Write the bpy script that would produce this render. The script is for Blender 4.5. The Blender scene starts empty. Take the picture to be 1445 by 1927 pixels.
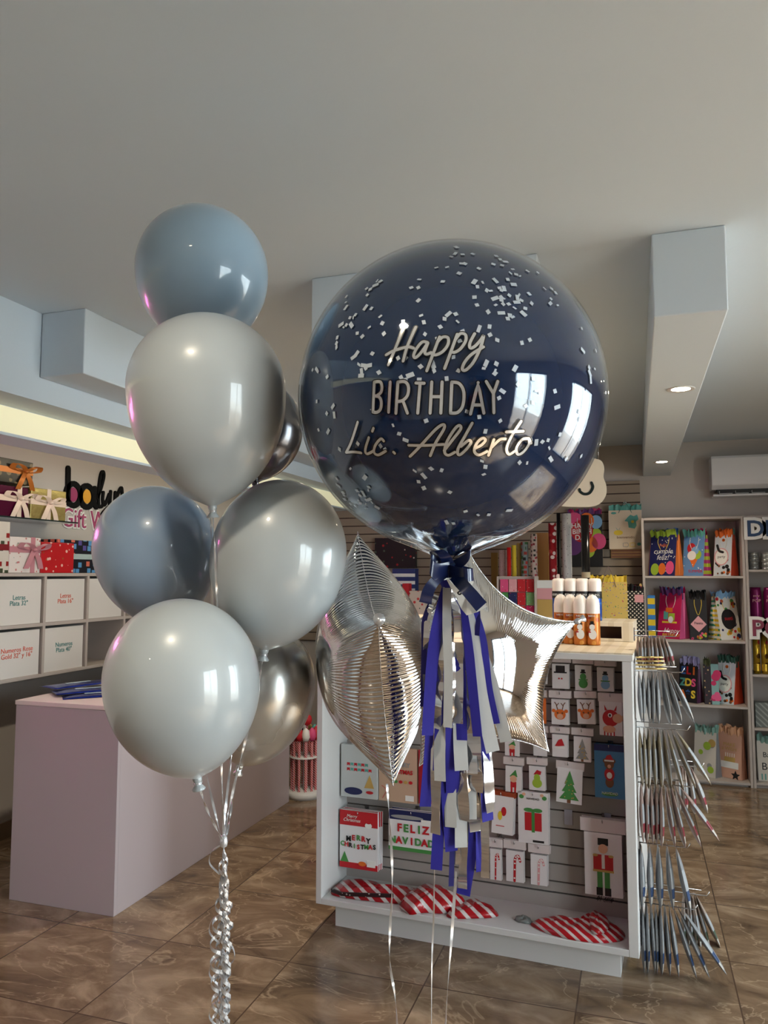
import bpy, math, random
import numpy as np
from mathutils import Matrix, Vector
random.seed(7)
PI = math.pi
V = Vector
SC = bpy.context.scene
COL = SC.collection

# ------------------------------------------------------------------ camera
W, H, F = 1445.0, 1927.0, 1440.0
YAW, PITCH = math.radians(18.2), math.radians(4.57)
EYE = V((0, 0, 1.5))
cam = bpy.data.cameras.new('camera')
cam.sensor_fit = 'VERTICAL'; cam.sensor_height = 24.0; cam.lens = F / H * 24.0
cam.clip_start = 0.02
camo = bpy.data.objects.new('camera', cam); COL.objects.link(camo)
camo.location = EYE
camo.rotation_euler = (PI / 2 + PITCH, 0, YAW)
SC.camera = camo
RC = camo.rotation_euler.to_matrix()
FWD = RC @ V((0, 0, -1)); RIGHT = RC @ V((1, 0, 0)); UP = RC @ V((0, 1, 0))
FH = V((-math.sin(YAW), math.cos(YAW), 0)); RH = V((math.cos(YAW), math.sin(YAW), 0)); Z = V((0, 0, 1))

# ------------------------------------------------------------------ world, light, exposure
SC.view_settings.view_transform = 'Standard'
SC.view_settings.look = 'None'
SC.view_settings.gamma = 1.0
SC.view_settings.use_curve_mapping = False
SC.view_settings.exposure = 0.84
SC.cycles.caustics_reflective = False; SC.cycles.caustics_refractive = False
wd = bpy.data.worlds.new('daylight'); SC.world = wd; wd.use_nodes = True
bg = wd.node_tree.nodes['Background']
bg.inputs[0].default_value = (0.84, 0.93, 1.0, 1); bg.inputs[1].default_value = 9.0
def area(name, loc, rot, sx, sy, power, col, portal=False, spread=PI):
    l = bpy.data.lights.new(name, 'AREA'); l.shape = 'RECTANGLE'; l.size = sx; l.size_y = sy
    l.energy = power; l.color = col; l.spread = spread
    if portal: l.cycles.is_portal = True
    o = bpy.data.objects.new(name, l); COL.objects.link(o); o.location = loc; o.rotation_euler = rot
    return o
# daylight coming in through the door and windows of the right and front walls
XR, YF, YB, XL, ZC = 2.3, -2.6, 6.35, -3.44, 2.518
OPEN = [(-0.45, 0.85, 0.02, 2.2), (1.95, 3.35, 0.35, 2.2)]          # right wall: door, window (y0,y1,z0,z1)
FRONT = []
for a, b, c, d in OPEN:
    area('daylight_portal', (XR + .12, (a + b) / 2, (c + d) / 2), (0, PI / 2, 0), d - c, b - a, 1, (1, 1, 1), True)
sl = bpy.data.lights.new('sun', 'SUN'); sl.energy = 22.0; sl.angle = .02; sl.color = (1.0, .99, .96)
so_ = bpy.data.objects.new('sun', sl); COL.objects.link(so_)
so_.rotation_euler = V((-.62, -.12, -.80)).to_track_quat('-Z', 'Y').to_euler()      # high sun over the street on the right

def lamp_light(loc, power, col=(1.0, .86, .66), size=.1, spread=2.2):
    l = bpy.data.lights.new('downlight_glow', 'AREA'); l.shape = 'DISK'; l.size = size
    l.energy = power; l.color = col; l.spread = spread
    o = bpy.data.objects.new('downlight_glow', l); COL.objects.link(o); o.location = loc
    return o

# ------------------------------------------------------------------ helpers: pixels of the photograph to points of the room
def ray(px, py):
    return FWD + RIGHT * ((px - W / 2) / F) + UP * (-(py - H / 2) / F)
def at(px, py, d): return EYE + ray(px, py) * d
def onx(px, py, X):
    r = ray(px, py); return EYE + r * (X / r.x)
def ony(px, py, Y):
    r = ray(px, py); return EYE + r * (Y / r.y)
def onz(px, py, zz):
    r = ray(px, py); return EYE + r * ((zz - EYE.z) / r.z)
def onplane(px, py, p, n):
    r = ray(px, py); return EYE + r * ((p - EYE).dot(n) / r.dot(n))

# ------------------------------------------------------------------ materials
def lin(c):
    c = c / 255.0
    return c / 12.92 if c <= .04045 else ((c + .055) / 1.055) ** 2.4
def C(r, g, b): return (lin(r), lin(g), lin(b), 1)
MATS = {}
def mat(name, col, rough=.5, metal=0, coat=0, trans=0, emit=None, es=0, spec=.5, alpha=1, bump=0, bscale=200, ior=1.45):
    if name in MATS: return MATS[name]
    m = bpy.data.materials.new(name); m.use_nodes = True
    nt = m.node_tree; p = nt.nodes['Principled BSDF']
    p.inputs['Base Color'].default_value = col
    p.inputs['Roughness'].default_value = rough; p.inputs['Metallic'].default_value = metal
    p.inputs['Coat Weight'].default_value = coat; p.inputs['Coat Roughness'].default_value = .04
    p.inputs['Transmission Weight'].default_value = trans
    p.inputs['Specular IOR Level'].default_value = spec; p.inputs['Alpha'].default_value = alpha
    p.inputs['IOR'].default_value = ior
    if emit: p.inputs['Emission Color'].default_value = emit; p.inputs['Emission Strength'].default_value = es
    # a little procedural variation on every surface
    tc = nt.nodes.new('ShaderNodeTexCoord'); nz = nt.nodes.new('ShaderNodeTexNoise')
    nz.inputs['Scale'].default_value = 6; nt.links.new(tc.outputs['Object'], nz.inputs['Vector'])
    mp = nt.nodes.new('ShaderNodeMapRange'); nt.links.new(nz.outputs['Fac'], mp.inputs[0])
    mp.inputs[3].default_value = max(0, rough - .03); mp.inputs[4].default_value = min(1, rough + .03)
    nt.links.new(mp.outputs[0], p.inputs['Roughness'])
    if bump:
        n2 = nt.nodes.new('ShaderNodeTexNoise'); n2.inputs['Scale'].default_value = bscale
        nt.links.new(tc.outputs['Object'], n2.inputs['Vector'])
        b = nt.nodes.new('ShaderNodeBump'); b.inputs['Strength'].default_value = bump; b.inputs['Distance'].default_value = .002
        nt.links.new(n2.outputs['Fac'], b.inputs['Height']); nt.links.new(b.outputs[0], p.inputs['Normal'])
    MATS[name] = m
    return m
def pattern(name, base, cols, scale=30, size=.3, rough=.45, metal=0, coat=0, kind='dots'):
    """paper with a printed scatter of coloured dots, stars or bands"""
    if name in MATS: return MATS[name]
    m = mat(name, base, rough, metal, coat)
    nt = m.node_tree; p = nt.nodes['Principled BSDF']; tc = nt.nodes['Texture Coordinate']
    if kind == 'dots' or kind == 'squares':
        v = nt.nodes.new('ShaderNodeTexVoronoi'); v.inputs['Scale'].default_value = scale
        v.inputs['Randomness'].default_value = .8 if kind == 'dots' else .6
        if kind == 'squares': v.distance = 'CHEBYCHEV'
        nt.links.new(tc.outputs['Object'], v.inputs['Vector'])
        lt = nt.nodes.new('ShaderNodeMath'); lt.operation = 'LESS_THAN'; lt.inputs[1].default_value = size
        nt.links.new(v.outputs['Distance'], lt.inputs[0]); fac = lt.outputs[0]
        sep = nt.nodes.new('ShaderNodeSeparateColor'); nt.links.new(v.outputs['Color'], sep.inputs[0]); sel = sep.outputs[0]
    elif kind == 'lattice':
        mp = nt.nodes.new('ShaderNodeMapping'); mp.inputs['Scale'].default_value = (scale, scale, scale); mp.inputs['Rotation'].default_value = (0, PI / 4, 0)
        nt.links.new(tc.outputs['Object'], mp.inputs[0])
        v = nt.nodes.new('ShaderNodeTexVoronoi'); v.inputs['Scale'].default_value = 1; v.inputs['Randomness'].default_value = 0; v.voronoi_dimensions = '2D'
        cx = nt.nodes.new('ShaderNodeSeparateXYZ'); nt.links.new(mp.outputs[0], cx.inputs[0])
        cb = nt.nodes.new('ShaderNodeCombineXYZ'); nt.links.new(cx.outputs[0], cb.inputs[0]); nt.links.new(cx.outputs[2], cb.inputs[1])
        nt.links.new(cb.outputs[0], v.inputs['Vector'])
        lt = nt.nodes.new('ShaderNodeMath'); lt.operation = 'LESS_THAN'; lt.inputs[1].default_value = size
        nt.links.new(v.outputs['Distance'], lt.inputs[0]); fac = lt.outputs[0]; sel = fac
    else:
        wv = nt.nodes.new('ShaderNodeTexWave'); wv.inputs['Scale'].default_value = scale
        wv.bands_direction = {'bandz': 'Z', 'diag': 'DIAGONAL', 'bandx': 'X'}[kind]
        nt.links.new(tc.outputs['Object'], wv.inputs['Vector'])
        lt = nt.nodes.new('ShaderNodeMath'); lt.operation = 'LESS_THAN'; lt.inputs[1].default_value = size
        nt.links.new(wv.outputs['Fac'], lt.inputs[0]); fac = lt.outputs[0]
        nz = nt.nodes.new('ShaderNodeTexNoise'); nz.inputs['Scale'].default_value = 20; nt.links.new(tc.outputs['Object'], nz.inputs['Vector']); sel = nz.outputs['Fac']
    cr = nt.nodes.new('ShaderNodeValToRGB'); cr.color_ramp.interpolation = 'CONSTANT'
    el = cr.color_ramp.elements
    while len(el) < len(cols): el.new(.5)
    for i, c in enumerate(cols): el[i].position = i / len(cols); el[i].color = c
    if len(cols) == 1:
        for e in el: e.color = cols[0]
    nt.links.new(sel, cr.inputs[0])
    mx = nt.nodes.new('ShaderNodeMix'); mx.data_type = 'RGBA'
    mx.inputs['A'].default_value = base; nt.links.new(cr.outputs[0], mx.inputs['B']); nt.links.new(fac, mx.inputs['Factor'])
    nt.links.new(mx.outputs['Result'], p.inputs['Base Color'])
    return m
def clear_film(name, tint=(.95, .97, 1, 1), gloss=.12, rough=.03, ior=1.5):
    """thin clear plastic: lets light straight through, reflects by Fresnel"""
    if name in MATS: return MATS[name]
    m = bpy.data.materials.new(name); m.use_nodes = True; nt = m.node_tree; nt.nodes.clear()
    out = nt.nodes.new('ShaderNodeOutputMaterial'); t = nt.nodes.new('ShaderNodeBsdfTransparent'); g = nt.nodes.new('ShaderNodeBsdfGlossy')
    fr = nt.nodes.new('ShaderNodeFresnel'); ge = nt.nodes.new('ShaderNodeNewGeometry'); mi = nt.nodes.new('ShaderNodeMapRange')   # a thin film reflects alike from both sides
    mi.inputs[3].default_value = ior; mi.inputs[4].default_value = 1 / ior; nt.links.new(ge.outputs['Backfacing'], mi.inputs[0]); nt.links.new(mi.outputs[0], fr.inputs[0])
    nz = nt.nodes.new('ShaderNodeTexNoise'); nz.inputs['Scale'].default_value = 18
    bp = nt.nodes.new('ShaderNodeBump'); bp.inputs['Strength'].default_value = .12; bp.inputs['Distance'].default_value = .003
    tc = nt.nodes.new('ShaderNodeTexCoord'); nt.links.new(tc.outputs['Object'], nz.inputs['Vector'])
    if gloss > .15: nt.links.new(nz.outputs['Fac'], bp.inputs['Height']); nt.links.new(bp.outputs[0], g.inputs['Normal'])
    ad = nt.nodes.new('ShaderNodeMath'); ad.operation = 'ADD'; ad.inputs[1].default_value = gloss * .5; ad.use_clamp = True
    mx = nt.nodes.new('ShaderNodeMixShader'); t.inputs[0].default_value = tint; g.inputs['Roughness'].default_value = rough
    nt.links.new(fr.outputs[0], ad.inputs[0]); nt.links.new(ad.outputs[0], mx.inputs[0])
    nt.links.new(t.outputs[0], mx.inputs[1]); nt.links.new(g.outputs[0], mx.inputs[2]); nt.links.new(mx.outputs[0], out.inputs[0])
    MATS[name] = m
    return m

# ------------------------------------------------------------------ mesh builder
class MB:
    def __init__(s): s.v = []; s.f = []; s.m = []; s.uv = None; s.fs = []
    def add(s, vs, fs, m=0, M=None, smooth=False):
        o = len(s.v)
        s.v += [tuple((M @ V(p)) if M is not None else p) for p in vs]
        for f in fs: s.f.append([i + o for i in f]); s.m.append(m); s.fs.append(smooth)
        return s
    def box(s, x0, x1, y0, y1, z0, z1, m=0, M=None):
        return s.add([(x0, y0, z0), (x1, y0, z0), (x1, y1, z0), (x0, y1, z0), (x0, y0, z1), (x1, y0, z1), (x1, y1, z1), (x0, y1, z1)],
                     [(0, 3, 2, 1), (4, 5, 6, 7), (0, 1, 5, 4), (1, 2, 6, 5), (2, 3, 7, 6), (3, 0, 4, 7)], m, M)
    def lathe(s, prof, n=32, m=0, M=None, fn=None, capb=False, capt=False):
        vs = []; fs = []; k = len(prof)
        for j in range(n):
            a = 2 * PI * j / n
            for r, zz in prof:
                rr = r * (fn(a, zz) if fn else 1)
                vs.append((rr * math.cos(a), rr * math.sin(a), zz))
        for j in range(n):
            j2 = (j + 1) % n
            for i in range(k - 1): fs.append((j * k + i, j2 * k + i, j2 * k + i + 1, j * k + i + 1))
        if capb: fs.append([j * k for j in range(n)][::-1])
        if capt: fs.append([j * k + k - 1 for j in range(n)])
        return s.add(vs, fs, m, M, True)
    def cyl(s, p0, p1, r0, r1=None, n=16, m=0, cap=True):
        p0 = V(p0); p1 = V(p1); r1 = r0 if r1 is None else r1
        d = p1 - p0; q = d.to_track_quat('Z', 'Y').to_matrix().to_4x4(); M = Matrix.Translation(p0) @ q; L = d.length
        s.lathe([(r0, 0), (r1, L)], n, m, M)
        if cap:
            for zz, r, rev in ((0, r0, True), (L, r1, False)):
                pts = [(r * math.cos(2 * PI * j / n), r * math.sin(2 * PI * j / n), zz) for j in range(n)]
                s.add(pts, [list(range(n))[::-1] if rev else list(range(n))], m, M)
        return s
    def tube(s, pts, r, n=8, m=0):
        pts = [V(p) for p in pts]; k = len(pts); vs = []; fs = []
        up = V((.13, .31, .94))
        for i, p in enumerate(pts):
            d = (pts[min(i + 1, k - 1)] - pts[max(i - 1, 0)]).normalized()
            a = d.cross(up)
            if a.length < 1e-3: a = d.cross(V((1, 0, 0)))
            a.normalize(); b = d.cross(a)
            rr = r[i] if isinstance(r, (list, tuple)) else r
            for j in range(n):
                t = 2 * PI * j / n; vs.append(p + a * (rr * math.cos(t)) + b * (rr * math.sin(t)))
        for i in range(k - 1):
            for j in range(n):
                j2 = (j + 1) % n; fs.append((i * n + j, i * n + j2, (i + 1) * n + j2, (i + 1) * n + j))
        fs.append(list(range(n))[::-1]); fs.append([(k - 1) * n + j for j in range(n)])
        return s.add([tuple(v) for v in vs], fs, m, None, True)
    def ribbon(s, pts, wid, w, m=0, thick=.0004):
        """a strip: centre points, a width direction per point, a width (or list)"""
        vs = []; k = len(pts); fs = []
        for i in range(k):
            wi = w[i] if isinstance(w, (list, tuple)) else w
            p = V(pts[i]); q = V(wid[i]).normalized() * (wi / 2)
            d = (V(pts[min(i + 1, k - 1)]) - V(pts[max(i - 1, 0)])).normalized()
            nn = d.cross(q).normalized() * (thick / 2)
            vs += [tuple(p - q + nn), tuple(p + q + nn), tuple(p + q - nn), tuple(p - q - nn)]
        for e in range(4):      # each of the four long sides keeps its own normals, so the strip shades flat across
            w_ = []
            for i in range(k): w_ += [vs[i * 4 + e], vs[i * 4 + (e + 1) % 4]]
            s.add(w_, [(2 * i, 2 * i + 1, 2 * i + 3, 2 * i + 2) for i in range(k - 1)], m, None, True)
        e = (k - 1) * 4
        return s.add(vs[:4] + vs[e:], [(0, 3, 2, 1), (4, 5, 6, 7)], m, None, False)
    def prism(s, pts, t, m=0, M=None, y0=0):
        """outline in local x,z pushed from y0 to y0+t"""
        n = len(pts)
        vs = [(x, y0, zz) for x, zz in pts] + [(x, y0 + t, zz) for x, zz in pts]
        return s.add(vs, [list(range(n)), [n + i for i in range(n)][::-1]] + [(i, n + i, n + (i + 1) % n, (i + 1) % n) for i in range(n)], m, M)
    def disc(s, cx, cz, rx, rz, y, m=0, M=None, n=20, t=.0008):
        return s.prism([(cx + rx * math.cos(2 * PI * i / n), cz + rz * math.sin(2 * PI * i / n)) for i in range(n)], t, m, M, y - t)
    def stroke(s, pts, w, t, m=0, M=None, y0=0, closed=False):
        """pen stroke in local x,z with thickness t in y, round ends"""
        P = [V((p[0], p[1])) for p in pts]
        if closed: P.append(P[0])
        k = len(P); L = []; R = []
        for i in range(k):
            if closed: d = P[(i + 1) % (k - 1)] - P[(i - 1) % (k - 1)]
            else: d = P[min(i + 1, k - 1)] - P[max(i - 1, 0)]
            if d.length < 1e-9: d = V((1, 0))
            d.normalize(); nn = V((-d.y, d.x)) * (w / 2)
            L.append(P[i] + nn); R.append(P[i] - nn)
        vs = []
        for i in range(k): vs += [(L[i].x, y0, L[i].y), (R[i].x, y0, R[i].y), (R[i].x, y0 + t, R[i].y), (L[i].x, y0 + t, L[i].y)]
        fs = []
        for i in range(k - 1):
            a = i * 4; b = a + 4
            for e in range(4): fs.append((a + e, a + (e + 1) % 4, b + (e + 1) % 4, b + e))
        s.add(vs, fs, m, M)
        if not closed:
            for p in (P[0], P[-1]):
                s.prism([(p.x + w / 2 * math.cos(2 * PI * i / 10), p.y + w / 2 * math.sin(2 * PI * i / 10)) for i in range(10)], t * .98, m, M, y0 + t * .01)
        return s
    def text(s, body, size, M, m=0, ext=.0005, align='CENTER', off=0, shear=0, sx=1):
        vs, fs = text_mesh(body, size, ext, align, off, shear)
        return s.add([(a * sx, b, c) for a, b, c in vs], fs, m, M)
    def build(s, name, mats, parent=None, world=False, bevel=0, smooth=None, subs=0):
        me = bpy.data.meshes.new(name)
        vs = s.v
        if parent is not None and world:
            Mi = ROOT[parent.name].inverted(); vs = [tuple(Mi @ V(p)) for p in vs]
        me.from_pydata(vs, [], s.f); 
        if not isinstance(mats, (list, tuple)): mats = [mats]
        for mm in mats: me.materials.append(mm)
        me.polygons.foreach_set('material_index', s.m)
        me.polygons.foreach_set('use_smooth', s.fs if smooth is None else [smooth] * len(s.f))
        if s.uv is not None:
            ul = me.uv_layers.new(name='UVMap'); li = np.zeros(len(me.loops), dtype=np.int32); me.loops.foreach_get('vertex_index', li)
            ul.data.foreach_set('uv', np.asarray(s.uv, dtype=np.float32)[li].ravel())
        me.update()
        o = bpy.data.objects.new(name, me); COL.objects.link(o)
        if parent is not None: o.parent = parent
        if bevel:
            b = o.modifiers.new('edge', 'BEVEL'); b.width = bevel; b.segments = 2; b.limit_method = 'ANGLE'; b.angle_limit = .7
        if subs:
            b = o.modifiers.new('sub', 'SUBSURF'); b.levels = subs; b.render_levels = subs
        return o
TX = {}
def text_mesh(body, size, ext, align, off, shear):
    k = (body, size, ext, align, off, shear)
    if k in TX: return TX[k]
    c = bpy.data.curves.new('t', 'FONT'); c.body = body; c.size = size; c.extrude = ext; c.align_x = align; c.offset = off; c.shear = shear
    c.resolution_u = 3; c.space_line = .85
    o = bpy.data.objects.new('t', c); COL.objects.link(o)
    dg = bpy.context.evaluated_depsgraph_get(); me = o.evaluated_get(dg).to_mesh()
    vs = [tuple(v.co) for v in me.vertices]; fs = [tuple(p.vertices) for p in me.polygons]
    o.evaluated_get(dg).to_mesh_clear(); bpy.data.objects.remove(o); bpy.data.curves.remove(c)
    TX[k] = (vs, fs)
    return TX[k]
ROOT = {}
def frame_y(x, y, z, rz=0):
    """text frame: reads along +x, faces -y"""
    return Matrix.Translation((x, y, z)) @ Matrix.Rotation(rz, 4, 'Z') @ Matrix(((1, 0, 0, 0), (0, 0, -1, 0), (0, 1, 0, 0), (0, 0, 0, 1)))
def frame_x(x, y, z):
    """text frame: reads along +y, faces +x"""
    return Matrix.Translation((x, y, z)) @ Matrix(((0, 0, 1, 0), (1, 0, 0, 0), (0, 1, 0, 0), (0, 0, 0, 1)))
# prism frames: local x,z outline on a surface facing -y is identity; facing +x:
FX = Matrix(((0, -1, 0, 0), (1, 0, 0, 0), (0, 0, 1, 0), (0, 0, 0, 1)))
def tag(o, label, cat, group=None, kind=None):
    if label: o['label'] = label
    if cat: o['category'] = cat
    if group: o['group'] = group
    if kind: o['kind'] = kind
    return o
def thing(name, label, cat, loc=(0, 0, 0), rz=0, group=None, M=None):
    o = bpy.data.objects.new(name, None); COL.objects.link(o); o.empty_display_size = .05
    if M is None: M = Matrix.Translation(V(loc)) @ Matrix.Rotation(rz, 4, 'Z')
    o.matrix_world = M
    o.location, o.rotation_euler = M.to_translation(), M.to_euler()
    ROOT[o.name] = M.copy()
    return tag(o, label, cat, group)
def struct(o): o['kind'] = 'structure'; return o
def dup(root, M, label, group=None):
    r = root.copy(); COL.objects.link(r); r.location = M.to_translation(); r.rotation_euler = M.to_euler(); ROOT[r.name] = M.copy()
    r['label'] = label
    if group: r['group'] = group
    for ch in list(root.children):
        c = ch.copy(); COL.objects.link(c); c.parent = r
        for g in ch.children:
            d = g.copy(); COL.objects.link(d); d.parent = c
    return r
def spline(pts, n=6, closed=False):
    P = [V(p) for p in pts]; out = []; k = len(P)
    rng = range(k if closed else k - 1)
    for i in rng:
        p0 = P[(i - 1) % k] if closed or i > 0 else P[0]; p1 = P[i]; p2 = P[(i + 1) % k]; p3 = P[(i + 2) % k] if closed or i + 2 < k else P[-1]
        for j in range(n):
            t = j / n
            out.append(.5 * ((2 * p1) + (p2 - p0) * t + (2 * p0 - 5 * p1 + 4 * p2 - p3) * t * t + (3 * p1 - p0 - 3 * p2 + p3) * t ** 3))
    if not closed: out.append(P[-1])
    return out
# a straight letter frame
T3 = Matrix.Translation

# ------------------------------------------------------------------ shared materials
WALLC = C(232, 230, 222)
m_wall = mat('wall_paint', C(194, 187, 180), .8, bump=.15, bscale=90)
m_ceil = mat('ceiling_paint', C(210, 222, 232), .9, bump=.12, bscale=60)
m_white = mat('white_melamine', C(206, 205, 204), .42)
m_shelf = mat('shelf_white', C(180, 170, 164), .5)
m_black = mat('black_plastic', C(14, 14, 15), .4)
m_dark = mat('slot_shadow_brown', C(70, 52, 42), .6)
m_slat = mat('slat_board', C(168, 160, 155), .5)
m_slatb = mat('slat_board_beige', C(158, 143, 126), .55)
m_chrome = mat('chrome_wire', C(200, 200, 200), .2, 1)
m_paper = mat('white_card', C(238, 236, 232), .6)
m_pouch = clear_film('clear_pouch', (.99, .99, .99, 1), .01, .1, 1.14)
m_glass = clear_film('window_glass', (.96, .98, .97, 1), .02, .0)
m_alu = mat('aluminium_frame', C(60, 60, 62), .35, .8)

# ------------------------------------------------------------------ structure
def floor_material():
    m = mat('marble_floor_tile', C(140, 120, 100), .16, spec=.5)
    nt = m.node_tree; p = nt.nodes['Principled BSDF']; tc = nt.nodes['Texture Coordinate']
    N = nt.nodes.new; L = nt.links.new
    mp = N('ShaderNodeMapping'); mp.inputs['Location'].default_value = (.775 + .54 * 6, -2.82 + .54 * 10, 0); L(tc.outputs['Object'], mp.inputs[0])
    br = N('ShaderNodeTexBrick'); br.offset = 0; br.squash = 1
    br.inputs['Scale'].default_value = 1; br.inputs['Brick Width'].default_value = .54; br.inputs['Row Height'].default_value = .54
    br.inputs['Mortar Size'].default_value = .0028; br.inputs['Mortar Smooth'].default_value = .1
    br.inputs['Color1'].default_value = (0, 0, 0, 1); br.inputs['Color2'].default_value = (1, 1, 1, 1); br.inputs['Mortar'].default_value = (.5, .5, .5, 1)
    L(mp.outputs[0], br.inputs['Vector'])
    # every tile slides the vein pattern
    sc = N('ShaderNodeVectorMath'); sc.operation = 'SCALE'; sc.inputs['Scale'].default_value = 7.0
    L(br.outputs['Color'], sc.inputs[0])
    ad = N('ShaderNodeVectorMath'); ad.operation = 'ADD'; L(tc.outputs['Object'], ad.inputs[0]); L(sc.outputs[0], ad.inputs[1])
    m2 = N('ShaderNodeMapping'); m2.inputs['Scale'].default_value = (1, 1.6, 1); m2.inputs['Rotation'].default_value = (0, 0, .5); L(ad.outputs[0], m2.inputs[0])
    n1 = N('ShaderNodeTexNoise'); n1.inputs['Scale'].default_value = 3.2; n1.inputs['Detail'].default_value = 9; n1.inputs['Roughness'].default_value = .62; n1.inputs['Distortion'].default_value = .9
    L(m2.outputs[0], n1.inputs['Vector'])
    cr = N('ShaderNodeValToRGB'); e = cr.color_ramp.elements
    e[0].position = .3; e[0].color = C(78, 62, 48); e[1].position = .72; e[1].color = C(158, 138, 116)
    x = e.new(.5); x.color = C(118, 98, 78)
    L(n1.outputs['Fac'], cr.inputs[0])
    n2 = N('ShaderNodeTexNoise'); n2.inputs['Scale'].default_value = 2.1; n2.inputs['Detail'].default_value = 5; n2.inputs['Distortion'].default_value = 1.6
    L(m2.outputs[0], n2.inputs['Vector'])
    sb = N('ShaderNodeMath'); sb.operation = 'SUBTRACT'; sb.inputs[1].default_value = .5; L(n2.outputs['Fac'], sb.inputs[0])
    ab = N('ShaderNodeMath'); ab.operation = 'ABSOLUTE'; L(sb.outputs[0], ab.inputs[0])
    mr = N('ShaderNodeMapRange'); mr.inputs[1].default_value = 0; mr.inputs[2].default_value = .012; mr.inputs[3].default_value = .42; mr.inputs[4].default_value = 0; L(ab.outputs[0], mr.inputs[0])
    mv = N('ShaderNodeMix'); mv.data_type = 'RGBA'; L(mr.outputs[0], mv.inputs['Factor']); L(cr.outputs[0], mv.inputs['A']); mv.inputs['B'].default_value = C(180, 158, 132)
    mg = N('ShaderNodeMix'); mg.data_type = 'RGBA'; L(br.outputs['Fac'], mg.inputs['Factor']); L(mv.outputs['Result'], mg.inputs['A']); mg.inputs['B'].default_value = C(74, 58, 46)
    L(mg.outputs['Result'], p.inputs['Base Color'])
    return m
m_floor = floor_material()
struct(MB().box(XL - .2, XR + 3.5, YF - 3, YB + .2, -.1, 0).build('floor', m_floor))
struct(MB().box(XL - .2, XR + .2, YF - .2, YB + .2, ZC, ZC + .12).build('ceiling', m_ceil))
struct(MB().box(XL - .15, XL, YF, YB, 0, ZC).build('wall_left', m_wall))
struct(MB().box(XL, XR, YB, YB + .15, 0, ZC).build('wall_back', m_wall))
def wall_with_holes(name, holes, lo, hi, mk):
    mb = MB(); cur = lo
    for a, b, c, d in sorted(holes):
        mk(mb, cur, a, 0, ZC); mk(mb, a, b, 0, c); mk(mb, a, b, d, ZC); cur = b
    mk(mb, cur, hi, 0, ZC)
    return struct(mb.build(name, m_wall))
wall_with_holes('wall_right', OPEN, YF, YB, lambda mb, a, b, c, d: mb.box(XR, XR + .12, a, b, c, d) if d - c > .01 else None)
wall_with_holes('wall_front', FRONT, XL, XR, lambda mb, a, b, c, d: mb.box(a, b, YF - .12, YF, c, d) if d - c > .01 else None)
# glazing
def glazing(n, axis, a, b, c, d, mull):
    fr = MB(); gl = MB()
    def bx(mb, p, q, r, s_, t0, t1):
        if axis == 'x': mb.box(XR + t0, XR + t1, p, q, r, s_)
        else: mb.box(p, q, YF - t1, YF - t0, r, s_)
    e = .045
    bx(fr, a, b, c, c + e, .02, .1); bx(fr, a, b, d - e, d, .02, .1); bx(fr, a, a + e, c, d, .02, .1); bx(fr, b - e, b, c, d, .02, .1)
    for t in mull: bx(fr, a + (b - a) * t - .02, a + (b - a) * t + .02, c, d, .03, .09)
    bx(gl, a + e, b - e, c + e, d - e, .057, .063)
    o = struct(fr.build(n, m_alu)); g = gl.build('glass_pane', m_glass, o); return o
glazing('window_1', 'x', *OPEN[1], (.5,)); glazing('door_1', 'x', *OPEN[0], (.5,))
# ground outside the shop
struct(MB().box(XR + .12, XR + 9, YF - 3, YB, -.14, -.02).build('floor', mat('pavement', C(190, 188, 182), .8)))
# baseboards
m_bb = mat('brown_baseboard_tile', C(112, 92, 74), .3)
struct(MB().box(XL, XL + .012, YF, YB, 0, .095).build('baseboard_left', m_bb))
struct(MB().box(XL, XR, YB - .012, YB, 0, .095).build('baseboard_back', m_bb))
# ceiling beams
ZBm = 2.262; Y0B = 2.372
def beam(n, x0, x1, y0=Y0B, z0=ZBm):
    return struct(MB().box(x0, x1, y0, YB, z0, ZC).build(n, m_ceil, bevel=.004))
beam('trim_1', .068, .273); beam('trim_2', -2.195, -1.99)
bl = onz(572, 511, ZC); br_ = onz(1005, 458, ZC)
struct(MB().box(bl.x, bl.x + .20, Y0B, YB, ZBm + .02, ZC).build('trim_3', m_ceil, bevel=.004))
struct(MB().box(bl.x + .20, br_.x, Y0B + .03, YB, ZBm + .02, ZC).build('trim_4', m_ceil, bevel=.004))
# stepped soffit along the left wall with its lit cove
struct(MB().box(-2.38, -2.198, YF, YB, 2.168, ZC).build('trim_5', m_ceil))
m_cove = mat('lit_cove_panel', C(240, 232, 200), .5, emit=(1.0, .95, .62, 1), es=.22)
struct(MB().box(-2.56, -2.381, YF, YB, 2.05, ZC).build('trim_6', m_ceil))
cv = MB().box(-2.381, -2.379, YF, YB, 2.062, 2.166).build('cove_light', m_cove)
ll = bpy.data.lights.new('cove_led', 'AREA'); ll.shape = 'RECTANGLE'; ll.size = .03; ll.size_y = 6.5; ll.energy = 7; ll.color = (1, .88, .62)
lo = bpy.data.objects.new('cove_led', ll); COL.objects.link(lo); lo.location = (-2.62, 2.9, 2.2); lo.rotation_euler = (0, .85, 0); lo.parent = cv
tag(cv, 'long warm lit strip in the stepped soffit above the left wall shelves', 'cove light')

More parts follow.
